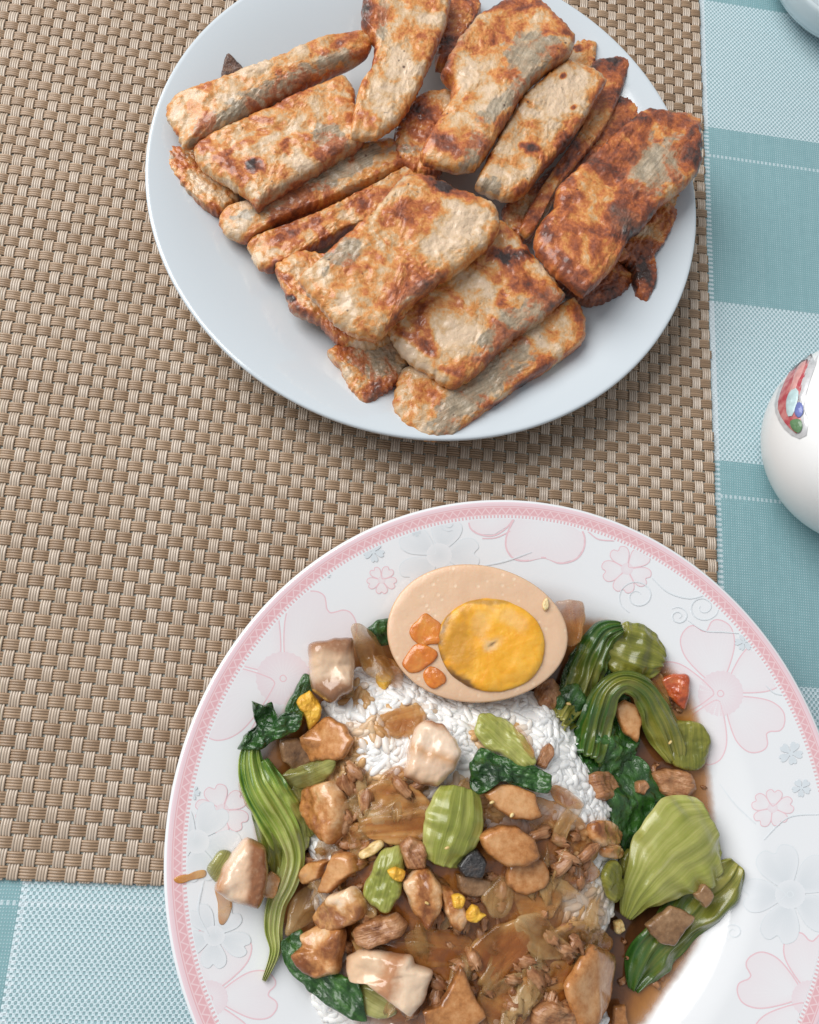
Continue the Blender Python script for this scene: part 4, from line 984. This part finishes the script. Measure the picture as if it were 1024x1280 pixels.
for pth in ([(322, 960, .004, 14), (326, 1000, .004, 24), (336, 1040, .004, 30), (345, 1075, .003, 26), (344, 1105, .002, 14)], [(330, 950, .005, 16), (350, 990, .008, 24), (372, 1030, .008, 26), (380, 1062, .006, 18)]):
    c = strip('leaf_fold', pth, OLIVELEAF if pth[0][0] == 322 else STEMLEAF, arch=.2, ribs=2, ribh=.0003, ruffle=.3, t=.0014, wav=.2); c.parent = ls; c.matrix_parent_inverse = Matrix.Translation(-ls.location)
piece('onion_slice', 'clear onion scrap beside the left flower print', 'onion', [(298, 980), (312, 975), (322, 1000), (322, 1018), (308, 1008)], ONIONP, .003, .003)
piece('pork_chunk', 'knobbly pork piece right of the long green stem', 'pork', [(383, 986), (400, 978), (415, 975), (430, 1005), (428, 1032), (417, 1055), (399, 1042), (382, 1018)], PORK, .009, .007, G1, amp=.0016, n=34)
piece('onion_slice', 'clear green onion between the long stem and the knobbly pork', 'onion', [(366, 985), (380, 978), (392, 1004), (398, 1038), (386, 1046), (372, 1020)], OGREEN, .003, .006)
piece('onion_slice', 'ribbed amber onion layer on the bare rice below the egg', 'onion', [(472, 900), (494, 886), (526, 883), (532, 908), (502, 922), (476, 917)], ONION, .003, .002, bend=.3)
piece('onion_slice', 'broad brown onion layer in the middle left, upper one', 'onion', [(448, 990), (480, 976), (520, 984), (542, 1010), (505, 1020), (456, 1018)], ONION, .003, .004, bend=.3)
piece('onion_slice', 'broad brown onion layer in the middle left, lower one', 'onion', [(450, 1024), (498, 1017), (542, 1013), (540, 1042), (500, 1056), (458, 1046)], ONION, .003, .005, bend=.35)
piece('onion_slice', 'amber onion shred left of the pale pork cube', 'onion', [(476, 970), (500, 955), (508, 975), (492, 990), (470, 992)], ONION, .003, .003)
piece('garlic_crumb', 'orange yellow garlic bit in the middle left of the toppings', 'garlic', [(449, 1066), (460, 1056), (474, 1051), (479, 1057), (468, 1067), (454, 1073)], GARLIC, .004, .006, n=16)
pork_layered('pork_cube', 'pale pork cube on the rice in the middle of the plate', [(505, 971), (511, 935), (518, 912), (530, 900), (552, 904), (568, 922), (576, 938), (574, 952), (562, 968), (546, 985), (524, 979)],
             ('u', [(.06, (.42, .19, .10)), (.16, (.80, .60, .44)), (.40, (.82, .63, .48)), (.54, (.62, .35, .18)), (.66, (.78, .56, .40)), (.85, (.74, .50, .33)), (.97, (.38, .17, .08))]), .006, .012)
piece('leafy_green', 'pale olive stem above the small dark leaf on the rice', 'greens', [(600, 892), (622, 896), (640, 905), (656, 924), (669, 952), (650, 962), (626, 943), (606, 933), (594, 915)], STEM, .004, .004, 'cooked greens on the rice plate', n=34, bend=.25)
piece('onion_slice', 'slim orange onion strip along the pale olive stem', 'onion', [(641, 907), (652, 912), (668, 938), (666, 949), (654, 934)], ONION, .003, .006, n=18)
piece('leafy_green', 'small folded dark green leaf on top of the rice', 'greens', [(587, 953), (603, 935), (626, 945), (656, 957), (668, 957), (689, 970), (685, 991), (668, 990), (641, 980), (621, 977), (600, 993), (588, 985)], LEAF, .0022, .008, 'cooked greens on the rice plate', n=48, amp=.0036, freq=100, p=10, soft=.4)
piece('lean_pork', 'tiny brown meat curl on the white rice right of the dark leaf', 'pork', [(671, 956), (676, 938), (686, 930), (691, 945), (682, 961)], LEAN, .004, .003, n=18)
piece('mushroom_slice', 'tan and brown mushroom wedge under the small dark leaf', 'mushroom', [(604, 991), (620, 980), (638, 979), (668, 992), (677, 1020), (662, 1026), (640, 1024), (620, 1012)], MUSH, .007, .007, n=30)
piece('onion_slice', 'amber onion film on the right shoulder of the rice', 'onion', [(655, 1002), (690, 1000), (722, 1020), (740, 1044), (730, 1076), (700, 1080), (672, 1056)], ONION, .002, .002)
piece('onion_slice', 'orange onion piece at the rice shoulder below the dark leaf', 'onion', [(686, 984), (704, 984), (730, 1004), (722, 1012), (698, 1004)], ONION, .002, .003)
piece('lean_pork', 'minced meat clump on the right shoulder of the rice', 'pork', [(738, 1030), (756, 1024), (775, 1040), (772, 1056), (752, 1058), (740, 1048)], PORK, .005, .004, amp=.0018)
piece('onion_slice', 'glassy onion strand across the right shoulder of the rice', 'onion', [(690, 1050), (700, 1020), (722, 1004), (728, 1012), (712, 1034), (704, 1058)], ONIONP, .002, .005)
piece('lean_pork', 'reddish meat nub at the rice edge above the green stubs', 'pork', [(754, 1058), (768, 1054), (775, 1064), (768, 1074), (756, 1072)], PORK, .005, .004, amp=.001, n=18)
greens('pale green stem segment upright in the centre of the toppings', [(575, 986, .008, 50), (573, 1005, .010, 62), (568, 1030, .011, 66), (560, 1055, .010, 58), (552, 1080, .008, 40)], STEM, arch=.13, ribs=4, ribh=.00022, t=.0022, nv=36, ruffle=.06, tip=.93, wav=.05)
piece('mushroom_slice', 'lower mushroom piece under the round tan slice', 'mushroom', [(636, 1074), (672, 1070), (688, 1088), (681, 1110), (656, 1119), (630, 1106)], MUSH, .006, .004, amp=.0012, n=30)
piece('mushroom_slice', 'round tan mushroom slice right of the centre stem', 'mushroom', [(598, 1046), (610, 1034), (628, 1030), (648, 1033), (668, 1050), (675, 1070), (660, 1082), (634, 1082), (608, 1068)], MUSH, .008, .009, n=34)
piece('mushroom_slice', 'brown mushroom flesh under the black cap', 'mushroom', [(570, 1092), (590, 1092), (614, 1100), (606, 1118), (584, 1120), (572, 1108)], MUSHD, .006, .004)
piece('mushroom', 'shiny black mushroom cap beside the centre stem', 'mushroom', [(569, 1082), (582, 1066), (597, 1060), (609, 1078), (602, 1098), (580, 1096)], CAP, .006, .008)
piece('onion_slice', 'greyish clear onion below the round mushroom slice', 'onion', [(602, 1120), (614, 1102), (628, 1094), (642, 1116), (636, 1142), (616, 1147)], ONIONP, .004, .006)
piece('leafy_green', 'soft pale green celery chunk left of the centre stem', 'greens', [(474, 1066), (488, 1058), (502, 1060), (507, 1088), (500, 1118), (484, 1140), (460, 1126), (456, 1104), (466, 1086)], STEM, .007, .006, 'cooked greens on the rice plate', n=32, amp=.0012)
piece('lean_pork', 'brown meat chunk above the celery at centre left', 'pork', [(499, 1056), (512, 1046), (528, 1050), (536, 1068), (530, 1086), (508, 1086)], LEAN, .007, .007, G1, amp=.0016)
piece('pork_chunk', 'lumpy brown pork chunk left of the yellow crumbs', 'pork', [(503, 1100), (516, 1088), (532, 1084), (550, 1102), (552, 1128), (546, 1148), (534, 1162), (518, 1142), (508, 1120)], PORK, .010, .008, G1, amp=.0018, n=34)
piece('pork_chunk', 'smaller lumpy pork chunk under the yellow crumbs', 'pork', [(546, 1106), (566, 1112), (580, 1132), (583, 1150), (575, 1163), (561, 1155), (553, 1130)], PORK, .009, .007, G1, amp=.0016, n=30)
for out, lab in (([(565, 1120), (574, 1115), (581, 1124), (578, 1137), (567, 1134)], 'pale yellow egg crumb on the smaller pork chunk'),
                 ([(582, 1140), (590, 1130), (598, 1132), (602, 1140), (609, 1144), (596, 1152), (584, 1150)], 'bright yellow egg crumb right of the smaller pork chunk'),
                 ([(484, 1088), (494, 1083), (506, 1090), (502, 1102), (490, 1100)], 'bright yellow egg crumb on the celery chunk'),
                 ([(469, 846), (480, 841), (489, 850), (482, 860), (472, 856)], 'yellow egg crumb on the rice beside the egg')):
    piece('yolk_crumb', lab, 'egg', out, YOLKB, .004, .0125 if 'pork chunk' in lab else .010 if 'celery' in lab else .003, n=18, amp=.001)
piece('mushroom_slice', 'small tan mushroom cube left of the celery chunk', 'mushroom', [(402, 1113), (410, 1090), (421, 1066), (442, 1070), (448, 1088), (430, 1100), (414, 1117)], MUSH, .007, .007, n=28)
piece('mushroom_slice', 'little mushroom piece right beside the long green stem', 'mushroom', [(376, 1092), (392, 1074), (409, 1077), (403, 1097), (383, 1104)], MUSH, .006, .006)
piece('onion_slice', 'dark glassy onion left of the lower pork slab', 'onion', [(358, 1150), (368, 1118), (390, 1106), (400, 1128), (394, 1148), (360, 1170)], ONIONP, .004, .005)
piece('leafy_green', 'large glossy dark leaf at the lower left of the toppings', 'greens', [(352, 1176), (378, 1162), (392, 1204), (427, 1218), (449, 1229), (458, 1276), (438, 1274), (396, 1247), (367, 1220), (354, 1203)], LEAF, .0018, .006, 'cooked greens on the rice plate', n=48, amp=.0030, freq=70, p=10, soft=.5)
piece('pork_chunk', 'orange tinted pork piece above the rough brown one', 'pork', [(396, 1142), (414, 1118), (438, 1108), (454, 1126), (455, 1148), (432, 1160), (405, 1164)], FAT, .009, .009, G1, amp=.0014, n=32)
piece('pork_chunk', 'rough pork slab with brown lower end on the dark leaf', 'pork', [(378, 1166), (404, 1153), (432, 1160), (428, 1188), (422, 1217), (398, 1224), (369, 1207), (365, 1194), (381, 1180)], PORK, .009, .009, G1, amp=.0017, n=34)
piece('lean_pork', 'narrow brown meat strip in the lower middle', 'pork', [(442, 1163), (458, 1150), (494, 1142), (510, 1156), (500, 1171), (462, 1185), (447, 1176)], LEAN, .008, .007, G1, amp=.0012, n=30)
piece('onion_slice', 'dark green clear celery piece below the fatty pork slab', 'onion', [(448, 1228), (470, 1232), (490, 1248), (496, 1268), (470, 1272), (448, 1264)], OGREEN, .004, .003)
pork_layered('pork_slab', 'fatty pork slab with brown middle streak at the bottom', [(432, 1195), (458, 1185), (512, 1194), (518, 1206), (540, 1215), (535, 1242), (515, 1270), (488, 1252), (459, 1229), (436, 1225)],
             ('u', [(.04, (.78, .57, .40)), (.34, (.80, .60, .43)), (.44, (.50, .24, .12)), (.54, (.52, .26, .13)), (.64, (.78, .56, .38)), (.90, (.72, .48, .30)), (1.0, (.4, .2, .1))]), .008, .010)
piece('onion_slice', 'olive tinted onion end behind the glossy pork cube at far left', 'onion', [(258, 1088), (270, 1068), (288, 1062), (292, 1085), (272, 1104)], OGREEN, .004, .003)
pork_layered('pork_cube', 'glossy pork cube with brown side at the far left', [(269, 1112), (277, 1088), (290, 1064), (310, 1046), (331, 1058), (335, 1100), (322, 1136), (296, 1130)],
             ('v', [(.05, (.52, .27, .14)), (.22, (.80, .60, .44)), (.42, (.76, .52, .35)), (.56, (.34, .14, .06)), (.80, (.28, .11, .045)), (1.0, (.20, .08, .03))]), .008, .013)
piece('pork_chunk', 'tiny pink meat bit between far left cube and long stem', 'pork', [(328, 1100), (340, 1088), (349, 1099), (341, 1122), (330, 1122)], FAT, .005, .005, n=18)
GG = 'amber onion layers in the sauce'
for out, mt, dz, lab in (([(505, 1166), (548, 1162), (590, 1174), (575, 1204), (525, 1212)], ONION, .003, 'amber onion layer below the lumpy pork chunk'),
        ([(588, 1184), (618, 1158), (650, 1150), (666, 1180), (640, 1212), (614, 1238), (596, 1216)], ONION, .004, 'largest amber onion layer in the lower middle'),
        ([(640, 1152), (674, 1140), (704, 1172), (722, 1192), (690, 1200), (662, 1192)], ONIONP, .005, 'clear fanned onion layer right of the largest amber one'),
        ([(648, 1218), (690, 1200), (718, 1206), (702, 1242), (666, 1248)], ONION, .003, 'amber onion layer left of the angular mushroom slab'),
        ([(690, 1166), (726, 1150), (762, 1170), (756, 1192), (722, 1197)], ONION, .003, 'orange onion layer above the angular mushroom slab'),
        ([(598, 1238), (638, 1230), (662, 1260), (640, 1290), (604, 1276)], ONION, .003, 'amber onion layer right of the triangular mushroom'),
        ([(640, 1112), (676, 1098), (700, 1118), (690, 1146), (655, 1150)], ONION, .003, 'brown onion layer under the round mushroom slice'),
        ([(700, 1078), (732, 1070), (748, 1092), (724, 1112), (702, 1108)], ONION, .002, 'thin amber onion film beside the bare rice edge'),
        ([(440, 1120), (462, 1128), (470, 1146), (448, 1152)], ONIONP, .006, 'clear onion ring edge beside the orange tinted pork'),
        ([(425, 1030), (452, 1030), (462, 1056), (440, 1064), (420, 1056)], ONION, .003, 'small amber onion right of the knobbly pork')):
    piece('onion_slice', lab, 'onion', out, mt, .0028, dz, GG, n=28, amp=.0010, freq=110, bend=.4)
piece('lean_pork', 'minced meat at the bottom edge left of the angular mushroom', 'pork', [(664, 1262), (690, 1248), (714, 1258), (722, 1280), (696, 1292), (668, 1288)], LEAN, .006, .004, amp=.0018)
piece('mushroom_slice', 'triangular tan mushroom slice at the bottom edge', 'mushroom', [(526, 1263), (548, 1256), (562, 1232), (575, 1206), (586, 1224), (598, 1250), (609, 1272), (580, 1290), (536, 1286)], MUSH, .004, .008, n=32, bend=.5)
piece('mushroom_slice', 'angular tan mushroom slab at the lower right of the rice', 'mushroom', [(707, 1234), (722, 1206), (740, 1179), (767, 1192), (764, 1222), (760, 1250), (744, 1284), (722, 1284)], MUSH, .005, .007, n=34, p=7)
piece('mushroom_slice', 'thin brown mushroom strip in the gravy at the bottom edge', 'mushroom', [(768, 1258), (782, 1254), (784, 1284), (766, 1286)], MUSH, .003, .003, n=16)
piece('yolk_crumb', 'yellow crumb in the gravy near the lower rice edge', 'egg', [(767, 1152), (776, 1148), (781, 1162), (774, 1168), (768, 1164)], GARLIC, .003, .002, n=14)
# sesame and garlic specks
SES = [(805, 834, .010, 'sesame seed on the folded olive stem'), (711, 880, .011, 'sesame seed on the olive rib beside the rice'), (615, 1003, .0115, 'pale speck at left on the mushroom wedge'), (640, 1019, .011, 'pale speck at right on the mushroom wedge'),
       (559, 1060, .0150, 'pale speck on the centre stem'), (534, 1129, .0135, 'pale speck on the lumpy pork chunk'), (838, 928, .010, 'pale speck on the arching stem')]
for x, y, dz, lab in SES:
    a = random.uniform(0, 3); ca, sa = math.cos(a), math.sin(a)
    o = piece('sesame_seed', lab, 'seed', [(x+3.4*k*ca-1.9*l*sa, y+3.4*k*sa+1.9*l*ca) for k, l in ((1, 0), (.4, .9), (-.6, .9), (-1, 0), (-.6, -.9), (.4, -.9))], GARLIC, .0012, dz, 'seeds and specks', n=10, amp=.0001, jit=.0001, p=3)

# ---------------- mince and shreds too small to count, lying in the gravy between the pieces
def bits(name, label, cat, mat, regions, count, size, flat, lift, seed, fibre=1.0):
    rb = random.Random(seed); vs, fs, att = [], [], []
    for _ in range(count):
        cx, cy, rx, ry = rb.choice(regions)
        a, r = rb.uniform(0, 6.28), rb.random()**.5
        q = on(cx+rx*r*math.cos(a), cy+ry*r*math.sin(a), lift+rb.uniform(-.0005, .001))
        L = rb.uniform(*size); R3 = Matrix.Rotation(rb.uniform(0, 6.28), 3, 'Z') @ Matrix.Rotation(rb.gauss(0, .35), 3, 'X') @ Matrix.Rotation(rb.gauss(0, .3), 3, 'Y')
        b0 = len(vs); Q, S = 10, 8; sd = rb.random()*40; tone = rb.random()
        for i in range(S+1):
            u = -math.cos(math.pi*i/S); rr = max(.1, (1-u*u))**.5
            for j in range(Q):
                th = 6.283*j/Q; k = 1+.85*noise.noise(Vector((u*1.7, math.cos(th)*1.4, math.sin(th)*1.4+sd)))
                v = Vector((u*L*fibre, math.cos(th)*rr*L*.62, math.sin(th)*rr*L*flat))*k
                vs.append(q+R3 @ v); att.append((rr, tone, j/Q, 1))
        for i in range(S):
            for j in range(Q):
                c, d = b0+i*Q+j, b0+i*Q+(j+1) % Q; fs.append((c, d, d+Q, c+Q))
    C = on_plate(580, 1080)
    o = mesh_obj(name, vs, fs, mat, None, C, True, {'att': att})
    return tag(o, label, cat, kind='stuff')
LOW = [(500, 1110, 110, 110), (640, 1180, 110, 90), (700, 1070, 60, 40), (430, 1080, 50, 70), (470, 1000, 60, 40), (600, 1240, 120, 40)]
POOLS = [(845, 985, 35, 45), (825, 1205, 20, 30), (775, 1200, 18, 45), (755, 960, 18, 40), (735, 850, 25, 25), (848, 895, 14, 30)]
bits('minced_meat', 'fine brown minced meat scattered through the gravy on the rice', 'mince', LEAN, LOW, 110, (.0010, .0028), .45, .003, 5)
bits('mince_in_gravy', 'fine brown crumbs of meat lying in the gravy around the greens', 'mince', LEAN, POOLS, 70, (.0007, .0018), .6, .0004, 8)
bits('pork_crumbs', 'small broken scraps of pork between the bigger pieces in the gravy', 'pork', LEAN, LOW, 62, (.0016, .0040), .55, .0042, 21)
bits('onion_scraps', 'small limp scraps of clear onion between the meat pieces', 'onion', ONIONP, LOW, 50, (.0025, .0055), .16, .0040, 22, 1.3)
